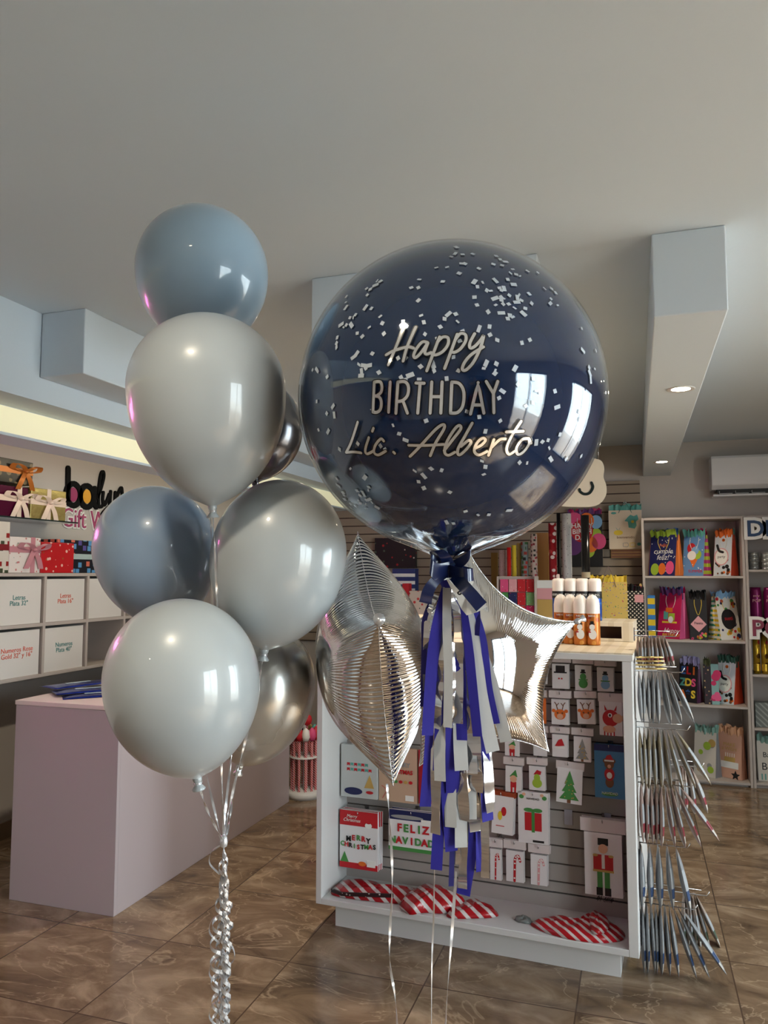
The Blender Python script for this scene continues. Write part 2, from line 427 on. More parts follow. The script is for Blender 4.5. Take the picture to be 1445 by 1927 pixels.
# ------------------------------------------------------------------ downlights
def downlight(x, y, z, label, power, spread=2.2):
    t = thing('ceiling_downlight', label, 'downlight', (x, y, z), group='recessed ceiling downlights')
    r = MB().lathe([(.036, -.001), (.052, -.004), (.056, -.002), (.056, 0)], 28); r.build('trim_ring', m_white, t)
    d = MB().lathe([(.0005, -.0015), (.037, -.0015)], 28); d.build('lens', mat('lamp_lens', C(255, 240, 210), .4, emit=(1, .88, .66, 1), es=26), t)
    L = lamp_light((0, 0, -.006), power, spread=spread); L.parent = t
    return t
b1 = onz(1281, 732, ZBm); b2 = onz(1245, 869, ZBm)
downlight(b1.x, b1.y, ZBm, 'round warm downlight glowing in the right ceiling beam, the larger nearer one', 2.5)
downlight(b2.x, b2.y, ZBm, 'round warm downlight at the wall end of the right ceiling beam', 2.5)
downlight(-.65, .38, ZC, 'ceiling downlight overhead, mirrored as a bright spot on the balloons', 5)
downlight(-1.5, -1.0, ZC, 'ceiling downlight behind the viewer on the counter side', 5)
downlight(-1.4, 3.6, ZC, 'ceiling downlight hidden behind the big navy balloon', 9)
downlight(1.2, 3.9, ZC, 'ceiling downlight over the right aisle outside the view', 2)

# ------------------------------------------------------------------ air conditioner
def aircon():
    p0 = ony(1333, 858, YB); p1 = ony(1333, 937, YB - .2)
    x0 = p0.x; zt = ony(1340, 858, YB - .2).z; zb = ony(1340, 921, YB - .2).z
    t = thing('air_conditioner', 'white wall mounted split air conditioner above the right shelves', 'air conditioner', (x0, YB, zb))
    h = zt - zb; w = .82
    prof = [(0, 0), (-.16, -.0), (-.2, .03), (-.205, .06), (-.2, h - .02), (-.185, h), (0, h)]
    mb = MB(); n = len(prof)
    vs = [(0, y, z) for y, z in prof] + [(w, y, z) for y, z in prof]
    mb.add(vs, [list(range(n)), [n + i for i in range(n)][::-1]] + [(i, (i + 1) % n, n + (i + 1) % n, n + i)[::-1] for i in range(n)])
    mb.build('casing', mat('ac_white', C(232, 234, 238), .18, coat=.4), t, bevel=.006)
    g = MB().box(.03, w - .03, -.165, -.05, -.012, .0); g.box(.04, w - .04, -.178, -.155, -.035, -.008)
    g.build('air_outlet', m_black, t)
    f = MB(); 
    for i in range(7): f.box(.05 + i * .11, .14 + i * .11, -.182, -.178, -.034, -.029); f.box(.05 + i * .11, .053 + i * .11, -.182, -.176, -.034, -.012)
    f.build('louvre', mat('ac_grey', C(170, 172, 175), .4), t)
    b = MB().box(.01, w - .01, -.17, 0, -.05, -.036); b.build('lower_lip', mat('ac_white', C(232, 234, 238), .18), t)
aircon()

# ------------------------------------------------------------------ decals and gift bags
def bow_mesh(mb, c, s, M, m=0, tails=True):
    """a tied ribbon bow lying in local x,z facing -y around c"""
    cx, cz = c
    def rib(pts, w):
        P = [M @ V(p) for p in spline(pts, 6)]
        wd_ = [(M.to_3x3() @ V((0, -.25, 1))) if abs(pts[-1][0] - pts[0][0]) > abs(pts[-1][2] - pts[0][2]) else (M.to_3x3() @ V((1, -.2, 0))) for _ in P]
        mb.ribbon(P, wd_, w, m, s * .01)
    for sg in (-1, 1):
        rib([(cx, -.1 * s, cz), (cx + sg * .35 * s, -.25 * s, cz + .22 * s), (cx + sg * .75 * s, -.2 * s, cz + .3 * s), (cx + sg * .8 * s, -.08 * s, cz + .1 * s), (cx + sg * .4 * s, -.05 * s, cz), (cx, -.06 * s, cz)], .3 * s)
        if tails:
            rib([(cx, -.08 * s, cz), (cx + sg * .25 * s, -.12 * s, cz - .4 * s), (cx + sg * .45 * s, -.08 * s, cz - .85 * s)], .26 * s)
    mb.lathe([(.001, -.09 * s), (.1 * s, -.05 * s), (.12 * s, 0), (.1 * s, .05 * s), (.001, .09 * s)], 10, m, M @ T3((cx, -.12 * s, cz)))
def gift_bag(label, x, y, z, w, h, d, rz, face, gusset, tissue=None, handle=None, prints=None, group=None, top=.25, name='gift_bag'):
    """paper bag: base centre at x,y,z, front facing -y before rz"""
    t = thing(name, label, 'gift bag', (x, y, z), rz, group)
    a, b = w / 2, d / 2; bt = b * top
    f = MB().add([(-a, -b, 0), (a, -b, 0), (a, -bt, h), (-a, -bt, h)], [(0, 1, 2, 3)])
    f.add([(-a, b, 0), (a, b, 0), (a, bt, h), (-a, bt, h)], [(3, 2, 1, 0)])
    f.add([(-a, -b, .001), (a, -b, .001), (a, b, .001), (-a, b, .001)], [(3, 2, 1, 0)])
    fo = f.build('panel', face, t); so = fo.modifiers.new('thick', 'SOLIDIFY'); so.thickness = .0015
    g = MB()
    for sg in (-1, 1):
        x_ = sg * a; xi = sg * (a - .003)
        g.add([(x_, -b, 0), (x_, 0, 0), (x_ - sg * .012, 0, h), (x_, -bt, h), (x_, b, 0), (x_, bt, h)], [(0, 1, 2, 3), (1, 4, 5, 2)])
    go = g.build('gusset', gusset, t); so = go.modifiers.new('thick', 'SOLIDIFY'); so.thickness = .0015
    th = math.atan2(b - bt, h); S = T3((0, -b, 0)) @ Matrix.Rotation(-th, 4, 'X')
    if tissue:
        q = MB(); rnd = random.Random(label)
        for k, yy in enumerate((-.25 * d, 0, .25 * d)):
            n = 14; pts = []
            bot = []; tp = []
            for i in range(n + 1):
                u = -a * .96 + 2 * a * .96 * i / n
                bot.append((u, yy * top + rnd.uniform(-.004, .004), h * .86)); tp.append((u * 1.04, yy + rnd.uniform(-.015, .015), h + .02 + rnd.uniform(0, .035)))
            q.add(bot + tp, [(i, i + 1, n + 2 + i, n + 1 + i) for i in range(n)], k % (len(tissue) if isinstance(tissue, (list, tuple)) else 1))
        to = q.build('tissue_paper', tissue, t); so = to.modifiers.new('thick', 'SOLIDIFY'); so.thickness = .0008
    if handle:
        hb = MB(); pts = spline([(-w * .2, -bt - .003, h * .93), (-w * .2, -bt - .012, h * .8), (-w * .08, -bt - .016, h * .62), (0, -bt - .016, h * .58), (w * .08, -bt - .016, h * .62), (w * .2, -bt - .012, h * .8), (w * .2, -bt - .003, h * .93)], 5)
        if handle[1] == 'up': pts = spline([(-w * .2, -bt - .003, h * .93), (-w * .1, -bt - .004, h * 1.1), (0, -bt, h * 1.2), (w * .1, -bt - .004, h * 1.1), (w * .2, -bt - .003, h * .93)], 5)
        hb.tube(pts, .0022, 6); hb.build('handle', handle[0], t)
    if prints:
        p = MB(); mats = prints(p, w, h, S); p.build('print', mats, t)
    return t
def flat(n, *c, rough=.5): return mat('ink_' + n, C(*c), rough)
INK = {k: flat(k, *v) for k, v in dict(white=(236, 234, 230), black=(22, 20, 22), red=(190, 30, 40), orange=(224, 110, 40), yellow=(228, 196, 60), green=(70, 140, 70), lime=(160, 190, 60), teal=(90, 165, 155), blue=(50, 95, 165), navy=(26, 34, 84), pink=(220, 80, 130), rose=(222, 160, 165), purple=(98, 48, 110), brown=(120, 76, 48), grey=(150, 150, 150), gold=(196, 160, 90), sky=(130, 175, 215), peach=(222, 170, 140), magenta=(190, 28, 90), ltgreen=(120, 170, 110)).items()}
def inks(*n): return [INK[k] for k in n]
def ellipse(cx, cz, rx, rz, n=18): return [(cx + rx * math.cos(2 * PI * i / n), cz + rz * math.sin(2 * PI * i / n)) for i in range(n)]
def star_poly(cx, cz, r, k=5, q=.45, a0=PI / 2): return [(cx + (r if i % 2 == 0 else r * q) * math.cos(a0 + PI * i / k), cz + (r if i % 2 == 0 else r * q) * math.sin(a0 + PI * i / k)) for i in range(2 * k)]
def TF(S, x, z, y=-.0015): return S @ Matrix.Translation((x, y, z)) @ Matrix(((1, 0, 0, 0), (0, 0, -1, 0), (0, 1, 0, 0), (0, 0, 0, 1)))

# ------------------------------------------------------------------ bookcase on the right
YK = 6.02
def bookcase():
    xa = ony(1212, 1200, YK).x; xb = ony(1403, 1080, YK).x; xc = xb + .72
    zt = ony(1300, 973, YK).z
    zs = [ony(1300, v, YK).z for v in (1084, 1205, 1326, 1466)]
    zs2 = [ony(1430, v, YK).z for v in (1072, 1166, 1270, 1371, 1474)]
    t = thing('bookcase', 'white four-shelf bookcase of colourful gift bags by the back wall', 'bookcase', (xa, YK, 0))
    def unit(t, x0, x1, zs, o):
        s = .018
        MB().box(x0 - o, x0 - o + s, 0, .31, 0, zt).build('side_panel', m_shelf, t, bevel=.002)
        MB().box(x1 - o - s, x1 - o, 0, .31, 0, zt).build('side_panel', m_shelf, t, bevel=.002)
        MB().box(x0 - o + s, x1 - o - s, 0, .31, zt - s, zt).build('top', m_shelf, t, bevel=.002)
        MB().box(x0 - o + s, x1 - o - s, .3, .31, .02, zt - s).build('back_panel', m_shelf, t)
        for zz in zs: MB().box(x0 - o + s, x1 - o - s, .004, .3, zz - .016, zz).build('shelf', m_shelf, t, bevel=.0015)
        MB().box(x0 - o + s, x1 - o - s, .03, .05, 0, zs[-1] - .016).build('kick_board', m_shelf, t)
    unit(t, xa, xb, zs, xa)
    t2 = thing('bookcase', 'white five-shelf bookcase of ribbons and poppers at the right picture edge', 'bookcase', (xb + .002, YK, 0))
    unit(t2, xb + .002, xc, zs2, xb + .002)
    return xa, xb, zs, zs2
XA, XB, ZS, ZS2 = bookcase()
def bagpx(label, x0, x1, yt, zb, gx, side, face, gusset, tissue, handle, prints, ydep=YK + .05):
    """x0..x1 face, gx = pixel width of the gusset seen on side (+1 right, -1 left)"""
    a = ony(x0, 1200, ydep).x; b = ony(x1, 1200, ydep).x; zt = ony((x0 + x1) / 2, yt, ydep).z
    fw = b - a; gw = gx * 5.9 / F
    rz = -.6 * side if gx else 0
    w = fw / math.cos(rz) * .93; d = min(.14, max(.07, gw / abs(math.sin(rz)))) if gx else .09
    cx = (a + b) / 2 + d / 2 * math.sin(.6) * side * (1 if gx else 0)
    ex_ = w / 2 * math.cos(rz) + d / 2 * abs(math.sin(rz)); cx = max(min(cx, XB - .022 - ex_), XA + .022 + ex_)
    cy = ydep + abs(math.sin(rz)) * w / 2 + d / 2
    cy = min(cy, YK + .285 - abs(math.sin(rz)) * w / 2 - d / 2 * math.cos(rz))
    return gift_bag(label, cx, cy, zb + .001, w, zt - zb, d, rz, face, gusset, tissue, handle, prints)
def star_field(seed, n, cols):
    def f(p, w, h, S):
        r = random.Random(seed)
        for i in range(n):
            p.disc(r.uniform(-w * .45, w * .45), r.uniform(h * .06, h * .94), .004, .004, -.0005, i % cols, S, 6)
    return f
def pr_compleanos(p, w, h, S):
    star_field(3, 34, 1)(p, w, h, S)
    p.disc(-.06, h * .16, .035, .045, -.001, 1, S); p.disc(.0, h * .17, .03, .045, -.001, 2, S); p.disc(.065, h * .2, .034, .05, -.001, 3, S)
    p.text('Feliz', .035, TF(S, 0, h * .72), 4, .0003); p.text('cumple\nfeliz!', .055, TF(S, 0, h * .55), 0, .0003, shear=.3)
    return inks('white', 'lime', 'orange', 'pink', 'orange')
def pr_cone(p, w, h, S):
    star_field(5, 12, 1)(p, w, h, S)
    p.prism([(-.035, h * .42), (.035, h * .42), (0, h * .2)], .0008, 1, S, -.001)
    p.disc(-.015, h * .5, .035, .035, -.0012, 0, S); p.disc(.03, h * .52, .032, .035, -.001, 2, S); p.disc(-.02, h * .68, .034, .04, -.001, 3, S); p.disc(.01, h * .62, .03, .03, -.0011, 4, S)
    p.text('SUMMER', .03, TF(S, .02, h * .08), 3, .0003)
    return inks('white', 'orange', 'lime', 'red', 'sky')
def pr_dots(p, w, h, S):
    r = random.Random(9)
    for i in range(22): p.disc(r.uniform(-w * .42, w * .42), r.uniform(h * .05, h * .95), (q := r.uniform(.006, .016)), q, -.0006, (0, 1, 2)[i % 3], S, 12)
    p.disc(-.01, h * .47, .055, .065, -.0012, 3, S); p.disc(-.01, h * .47, .047, .057, -.0018, 4, S)
    p.stroke(spline([(-.045, h * .75), (-.03, h * .62), (.0, h * .58)], 4), .018, .001, 2, S, -.003)
    p.text('party', .028, TF(S, -.01, h * .44, -.003), 2, .0003)
    return inks('orange', 'brown', 'black', 'rose', 'white')
def pr_presents(p, w, h, S):
    p.box(-.05, -.015, -.001, 0, h * .42, h * .6, 0, S); p.box(-.01, .04, -.001, 0, h * .4, h * .56, 1, S); p.box(-.035, .02, -.0012, 0, h * .58, h * .68, 2, S)
    p.disc(.01, h * .42, .02, .025, -.0016, 4, S); p.box(-.06, .06, -.0008, 0, h * .34, h * .38, 3, S)
    p.text('Happy', .05, TF(S, .02, h * .13), 4, .0003, shear=.3); p.text('BIRTHDAY', .03, TF(S, .02, h * .05), 3, .0003)
    return inks('teal', 'lime', 'orange', 'yellow', 'white')
def pr_diamond(p, w, h, S):
    p.prism([(-.055, h * .36), (0, h * .18), (.055, h * .36), (0, h * .56)], .0008, 0, S, -.001)
    p.text('Fiesta', .026, TF(S, 0, h * .36, -.002), 1, .0003)
    r = random.Random(2)
    for i in range(12): p.disc(r.uniform(-w * .42, w * .42), r.uniform(h * .02, h * .15), .009, .009, -.0006, 2 + i % 3, S, 8)
    return inks('rose', 'black', 'orange', 'pink', 'lime')
def pr_susti(p, w, h, S):
    r = random.Random(12)
    for i in range(26): p.disc(r.uniform(-w * .44, w * .44), r.choice([r.uniform(h * .03, h * .25), r.uniform(h * .75, h * .97), r.uniform(h * .03, h * .97)]), (q := r.uniform(.008, .02)), q, -.0006, 1 + i % 5, S, 8)
    p.disc(0, h * .48, .062, .075, -.0014, 0, S)
    p.text('susti', .04, TF(S, 0, h * .46, -.0025), 3, .0003)
    return inks('black', 'yellow', 'orange', 'red', 'green', 'navy')
def pr_letters(p, w, h, S):
    for i, (ch, m) in enumerate(zip('ELIZDSA*S', (0, 1, 2, 3, 4, 5, 2, 0, 4))):
        p.text(ch, .075, TF(S, (i % 3 - 1) * w * .28, h * (.72 - .3 * (i // 3))), m, .0003, off=.003)
    return inks('blue', 'red', 'orange', 'teal', 'yellow', 'pink')
def pr_spots(cols):
    def f(p, w, h, S):
        r = random.Random(4)
        for i in range(9): p.disc(r.uniform(-w * .35, w * .35), r.uniform(h * .1, h * .9), (q := r.uniform(.012, .032)), q, -.0006 - .0001 * i, i % len(cols), S, 14)
        return inks(*cols)
    return f
def pr_cake(p, w, h, S):
    p.box(-.035, .045, -.001, 0, h * .36, h * .46, 1, S); p.box(-.06, .07, -.001, 0, h * .22, h * .36, 0, S)
    for i in range(5): p.box(-.028 + i * .016, -.024 + i * .016, -.001, 0, h * .47, h * .55, 0, S)
    p.text('MAKE\na WISH', .035, TF(S, 0, h * .7), 1, .0003); p.prism(star_poly(.05, h * .08, .035), .001, 2, S, -.001)
    return inks('white', 'gold', 'black')
up = (mat('cord_yellow', C(220, 190, 70), .5), 'down')
upw = (mat('cord_white', C(225, 222, 215), .5), 'down')
px = lambda u: 1160 + u / 3.568
py = lambda v: 940 + v / 3.568
bagpx('navy starry birthday gift bag with green and blue tissue on the top shelf', px(222), px(412), py(235), ZS[0], 17, 1, flat('bag_navy', 28, 34, 88), flat('bag_orange', 228, 120, 40), inks('lime', 'blue', 'lime'), up, pr_compleanos)
bagpx('sky blue gift bag with an ice cream cone, middle of the top shelf', px(455), px(603), py(235), ZS[0], 16, 1, flat('bag_sky', 96, 140, 190), pattern('bag_lime_pink', C(190, 200, 40), [C(190, 40, 120)], 6, .5, kind='bandz'), inks('teal', 'magenta', 'magenta'), upw, pr_cone)
bagpx('white gift bag with orange dots and orange tissue on the top shelf', px(668), px(788), py(235), ZS[0], 16, 1, flat('bag_offwhite', 205, 212, 220), flat('bag_vermilion', 206, 70, 40), inks('orange', 'orange', 'teal'), upw, pr_dots)
bagpx('yellow and blue gift bag half hidden at the second shelf side', px(214), px(268), py(645), ZS[1], 0, 1, pattern('bag_yelblue', C(222, 190, 40), [C(50, 120, 190)], 4, .4, kind='bandz'), INK['blue'], None, None, None)
bagpx('magenta gift bag with stacked presents and purple tissue', px(272), px(430), py(630), ZS[1], 19, 1, flat('bag_magenta', 190, 24, 84), flat('bag_pink', 226, 96, 150), inks('purple', 'blue', 'magenta'), upw, pr_presents, YK + .03)
bagpx('black gift bag with a pale diamond tag and black tissue', px(492), px(618), py(655), ZS[1], 0, 1, flat('bag_black', 26, 22, 26), INK['black'], inks('black'), up, pr_diamond)
bagpx('white dotted gift bag with a round black panel and striped side', px(700), px(860), py(655), ZS[1], 20, -1, flat('bag_white', 226, 222, 214), pattern('bag_stripes', C(226, 220, 210), [C(210, 70, 50), C(60, 140, 110), C(226, 190, 50), C(110, 50, 120)], 9, .5, kind='bandz'), inks('sky', 'grey'), up, pr_susti)
bagpx('black gift bag printed with big coloured letters under lavender tissue', px(402), px(532), py(1105), ZS[2], 12, 1, flat('bag_black', 26, 22, 26), flat('bag_plum', 90, 50, 80), [mat('tissue_lavender', C(160, 155, 200), .7)], None, pr_letters)
bagpx('dark floral gift bag with olive tissue between letters and dots bags', px(578), px(630), py(1110), ZS[2], 0, 1, pattern('bag_darkfloral', C(40, 26, 34), [C(190, 160, 110), C(120, 60, 70)], 40, .25), INK['black'], [mat('tissue_olive', C(96, 104, 70), .7)], None, None)
bagpx('white dotted gift bag with deep green tissue on the third shelf', px(684), px(806), py(1095), ZS[2], 20, 1, flat('bag_offwhite', 205, 212, 220), flat('bag_vermilion', 206, 70, 40), [mat('tissue_green', C(50, 90, 78), .7)], upw, pr_dots)
bagpx('narrow teal gift bag with pink spots beside the dark floral bag', px(626), px(680), py(1110), ZS[2], 0, -1, flat('bag_teal', 130, 170, 168), INK['teal'], None, None, pr_spots(('pink', 'magenta')))
bagpx('cream gift bag with green and brown spots on the bottom shelf', px(490), px(640), py(1570), ZS[3], 12, 1, flat('bag_cream', 214, 206, 196), flat('bag_greygusset', 130, 130, 136), [mat('tissue_mint', C(130, 170, 160), .7)], None, pr_spots(('lime', 'gold', 'grey', 'lime')))
bagpx('peach gift bag with a cake and a black star on the bottom shelf', px(690), px(858), py(1580), ZS[3], 12, 1, flat('bag_peach', 208, 160, 138), flat('bag_peach2', 196, 140, 116), [mat('tissue_peach', C(216, 165, 130), .7)], None, pr_cake)
# right-hand unit
def rightunit():
    z1, z2, z3, z4, z5 = ZS2
    x0 = XB + .025
    for k in range(3):
        for s in range(4):
            t = MB(); t.lathe([(.014, 0), (.036, .0), (.036, .004), (.033, .006), (.033, .024), (.036, .026), (.036, .03), (.014, .03)], 24)
            o = t.build('ribbon_spool', [mat('spool_silver', C(170, 172, 170), .25, .7)]); o.location = (x0 + .04 + k * .085, YK + .09, z1 + .001 + s * .031)
            tag(o, '%s silver ribbon spool from the bottom in the %s stack on the top right shelf' % (('first', 'second', 'third', 'fourth')[s], ('first', 'second', 'third')[k]), 'ribbon spool', 'silver ribbon spools')
    for k in range(3):
        t = thing('confetti_popper', 'magenta confetti popper bottle, %s from the shelf divider' % ('first', 'second', 'third')[k], 'party popper', (x0 + .045 + k * .09, YK + .09, z2 + .001), group='magenta poppers on the right shelf')
        MB().lathe([(.001, 0), (.038, 0), (.04, .01), (.04, .19), (.036, .205), (.036, .225), (.001, .225)], 24).build('can', mat('popper_magenta', C(120, 20, 84), .3, .4), t)
        q = MB(); q.text('POP', .03, TF(T3((0, -.0415, 0)), 0, .12), 0, .0004); q.text('party', .02, TF(T3((0, -.0415, 0)), 0, .16), 0, .0004); q.build('lettering', INK['rose'], t)
    for k in range(2):
        t = thing('gold_popper', 'gold striped confetti cannon, %s from the shelf divider' % ('first', 'second')[k], 'party popper', (x0 + .035 + k * .052, YK + .07, z3 + .001), group='gold cannons on the right shelf')
        MB().lathe([(.001, 0), (.024, 0), (.024, .29), (.001, .29)], 20).build('tube', pattern('gold_foil_print', C(196, 160, 50), [C(90, 60, 20), C(200, 60, 70)], 18, .35, rough=.25, metal=.7), t)
        MB().lathe([(.0245, 0), (.0245, .05)], 20, M=T3((0, 0, .02))).build('grip', mat('popper_goldgrip', C(216, 178, 64), .25, .8), t)
    o = MB().box(0, .3, 0, .09, 0, .17).build('gift_box', pattern('grey_script_paper', C(110, 116, 114), [C(150, 156, 152)], 16, .3, kind='diag'), bevel=.003); o.location = (x0 + .01, YK + .05, z4 + .001)
    tag(o, 'grey box printed with pale handwriting on the fourth right shelf', 'gift box')
    def pb(p, w, h, S):
        p.text('Baby', .05, TF(S, -.03, h * .6), 0, .0003); p.text('BOY', .07, TF(S, -.02, h * .28), 0, .0003)
        for i in range(9): p.box(-w * .42 + i * .022, -w * .42 + i * .022 + .008, -.001, 0, h * .03, h * .18, 1, S)
        return inks('black', 'teal')
    gift_bag('cream baby gift bag with mint tissue on the bottom right shelf', x0 + .13, YK + .12, z5 + .001, .22, .27, .1, 0, flat('bag_cream', 214, 206, 196), INK['white'], [mat('tissue_mint', C(130, 170, 160), .7)], None, pb)
rightunit()
def cut_sign(name, label, s, x, y, z, size, col, ox=.006):
    t = thing(name, label, 'sign', (x, y, z))
    MB().text(s, size, frame_y(0, 0, 0), 0, .003, 'LEFT', off=.016 * size / .1).build('backing', INK['white'], t)
    MB().text(s, size, frame_y(0, -.005, 0), 0, .003, 'LEFT', off=.003).build('lettering', col, t)
pd = ony(1404, 1009, YK - .01); cut_sign('letter_sign', 'white edged sign reading DEC in dark blue letters on the bookcase', 'DEC', pd.x, YK - .012, pd.z, .16, mat('sign_blue', C(24, 58, 100), .4))
pd = ony(1414, 1196, YK - .01); cut_sign('letter_sign', 'white edged sign reading PO in wine red letters on the bookcase', 'PO', pd.x, YK - .012, pd.z, .16, mat('sign_wine', C(128, 26, 62), .4))

# ------------------------------------------------------------------ back slat wall and what hangs on it
def slat_board(mb, x0, x1, z0, z1, y, pitch=.072, t=.012):
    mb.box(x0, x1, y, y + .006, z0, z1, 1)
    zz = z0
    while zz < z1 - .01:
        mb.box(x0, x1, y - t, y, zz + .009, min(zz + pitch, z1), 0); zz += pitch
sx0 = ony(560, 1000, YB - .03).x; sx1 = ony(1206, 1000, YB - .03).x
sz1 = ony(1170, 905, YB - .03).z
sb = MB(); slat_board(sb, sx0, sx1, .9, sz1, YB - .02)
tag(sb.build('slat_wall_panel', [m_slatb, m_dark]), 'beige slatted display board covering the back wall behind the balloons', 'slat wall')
def hangy(px0, px1, pyt, pyb, Y):
    a = ony(px0, (pyt + pyb) / 2, Y); b = ony(px1, (pyt + pyb) / 2, Y)
    zt = ony((px0 + px1) / 2, pyt, Y).z; zb = ony((px0 + px1) / 2, pyb, Y).z
    return (a.x + b.x) / 2, b.x - a.x, zb, zt
def pr_bee(p, w, h, S):
    cx = w * .2
    p.prism([(cx - .03, h * .82), (cx - .055, h * .72), (cx - .03, h * .7), (cx - .025, h * .55), (cx + .02, h * .52), (cx + .035, h * .6), (cx + .03, h * .7), (cx + .05, h * .76), (cx + .04, h * .88), (cx + .015, h * .84), (cx - .01, h * .88)], .0008, 0, S, -.001)
    p.disc(cx + .005, h * .7, .011, .011, -.0016, 1, S)
    p.disc(-w * .22, h * .42, .034, .02, -.001, 1, S)
    for i in range(4): p.box(-w * .22 - .026 + i * .012, -w * .22 - .021 + i * .012, -.0016, 0, h * .37, h * .47, 3, S)
    p.prism([(-w * .22, h * .48), (-w * .3, h * .57), (-w * .26, h * .5)], .0008, 0, S, -.001); p.prism([(-w * .22, h * .48), (-w * .15, h * .57), (-w * .19, h * .5)], .0008, 0, S, -.001)
    p.text('bienvenido', .03, TF(S, 0, h * .27), 3, .0003)
    p.stroke(spline([(.03, h * .15), (.065, h * .15), (.065, h * .06), (.03, h * .06)], 3), .004, .001, 1, S, -.001, True)
    p.stroke(spline([(-.02, h * .15), (.015, h * .15), (.015, h * .06), (-.02, h * .06)], 3), .004, .001, 2, S, -.001, True)
    p.disc(w * .4, h * .12, .014, .012, -.001, 0, S); p.disc(-w * .35, h * .93, .02, .009, -.001, 0, S)
    return inks('teal', 'yellow', 'grey', 'brown')
def pr_hb(p, w, h, S):
    for x, z, r, m in ((-.09, .85, .09, 2), (.02, .88, .07, 6), (.1, .85, .06, 3), (-.1, .4, .085, 4), (.1, .62, .05, 5), (.12, .48, .07, 2), (.05, .42, .07, 6), (.03, .3, .06, 5), (-.12, .6, .06, 2), (.12, .3, .03, 7)):
        p.disc(x * w / .3, z * h, r * .8, r * .9, -.0006 - r * .004, m, S)
    p.disc(-.02, h * .68, .085, .09, -.002, 1, S)
    p.text('HAPPY\nBIRTH\nDAY', .055, TF(S, -.02, h * .74, -.003), 0, .0004, off=.001)
    p.box(-w * .49, w * .49, -.0007, 0, h * .005, h * .2, 7, S)
    return inks('white', 'red', 'pink', 'sky', 'purple', 'lime', 'orange', 'black')
Yw = YB - .04
def hook(x, y0, y1, z, label, r=.0025):
    mb = MB().tube([(0, y1 - y0, 0), (0, 0, 0), (0, -.004, .012)], r, 6); mb.box(-.012, .012, y1 - y0 - .003, y1 - y0, -.02, .012)
    o = mb.build('display_hook', m_chrome); o.location = (x, y0, z); tag(o, label, 'hook', 'slat board hooks'); return o
cx, w, zb, zt = hangy(1146, 1208, 960, 1033, Yw - .08)
gift_bag('cream baby gift bag with a bee and teal tissue hung on the slat board', cx, Yw - .05, zb, w, zt - zb, .06, 0, flat('bag_cream2', 222, 204, 180), INK['white'], inks('teal'), (mat('cord_teal', C(60, 130, 120), .5), 'up'), pr_bee, top=.8)
hook(cx, Yw - .13, YB - .032, zt + (zt - zb) * .2, 'wire hook holding the baby bag on the slat board')
cx, w, zb, zt = hangy(1150, 1207, 1022, 1050, Yw)
gift_bag('rose gold zigzag gift bag hanging behind the baby bag', cx, Yw + .005, zb, w, .34, .03, 0, pattern('rosegold_zigzag', C(170, 120, 100), [C(224, 180, 120)], 14, .35, .25, .6, kind='bandz'), INK['gold'], None, None, None, top=1)
cx, w, zb, zt = hangy(1068, 1133, 968, 1066, Yw - .08)
gift_bag('balloon printed HAPPY BIRTHDAY gift bag with purple tissue on the slat board', cx, Yw - .05, zb, w, zt - zb, .06, 0, INK['black'], INK['black'], inks('purple', 'magenta'), upw, pr_hb, top=.8)
cx, w, zb, zt = hangy(1111, 1180, 1095, 1168, 5.75)
gift_bag('yellow gift bag scattered with small hearts and yellow tissue', cx, 5.75, .902, w, zt - .902, .08, .12, pattern('yellow_hearts', C(216, 184, 96), [C(200, 80, 90), C(110, 150, 90), C(150, 130, 170)], 55, .22, .3), INK['yellow'], inks('yellow'), (mat('cord_grey', C(130, 110, 110), .5), 'up'), None, top=.7)
cx, w, zb, zt = hangy(1180, 1214, 1112, 1200, 5.85)
gift_bag('black gift bag with white polka dots beside the bookcase', cx - .01, 5.85, .902, w * 1.1, zt - .902, .08, 0, pattern('polka_black', C(22, 20, 20), [C(224, 214, 200)], 50, .28, .4, kind='lattice'), INK['black'], [INK['black'], mat('tissue_fuchsia', C(130, 20, 80), .6), INK['gold']], None, None, top=.8)
o = MB().box(0, .06, -.002, 0, 0, .055).build('price_card', INK['rose']); pc = ony(1197, 1134, 5.76); o.location = (pc.x - .01, 5.808, pc.z); tag(o, 'blank pale pink price card on the polka dot bag', 'price card')
# white table behind, carries the rolls and boxes
tb = thing('display_table', 'white low table with brown end panel behind the Christmas display', 'display table', (-1.95, 5.28, 0))
MB().box(0, 2.06, 0, .77, .87, .90).build('table_top', m_white, tb, bevel=.003)
MB().box(0, .025, 0, .77, 0, .87).build('end_panel', mat('brown_wood', C(96, 62, 44), .5), tb); MB().box(1.975, 2.0, 0, .77, 0, .87).build('end_panel', m_white, tb)
MB().box(.025, 1.975, .55, .57, 0, .87).build('back_panel', m_white, tb)
TZ = .901
def roll(label, px0, px1, pyt, Y, m, extra=None):
    cx, w, _, zt = hangy(px0, px1, pyt, pyt + 40, Y)
    t = thing('wrapping_paper_roll', label, 'wrapping paper roll', (cx, Y + w / 2, TZ), group='rolls of wrapping paper standing behind the display')
    h = zt - TZ
    MB().lathe([(w / 2 - .006, h - .02), (w / 2 - .005, h), (w / 2, h), (w / 2, 0), (.001, 0)], 24).build('paper', m, t)
    if extra: MB().lathe([(w / 2 + .001, -.02), (w / 2 + .001, .02)], 24, M=T3((0, 0, ony((px0 + px1) / 2, 1082, Y).z - TZ))).build('label_band', extra, t)
m_snow = pattern('snow_paper', C(196, 192, 190), [C(50, 46, 46)], 60, .16)
m_santa = pattern('red_santa_paper', C(150, 20, 30), [C(226, 206, 200), C(226, 206, 200), C(190, 60, 60)], 22, .34)
roll('white roll of wrapping paper with small black stars', 1056, 1074, 966, 5.6, m_snow)
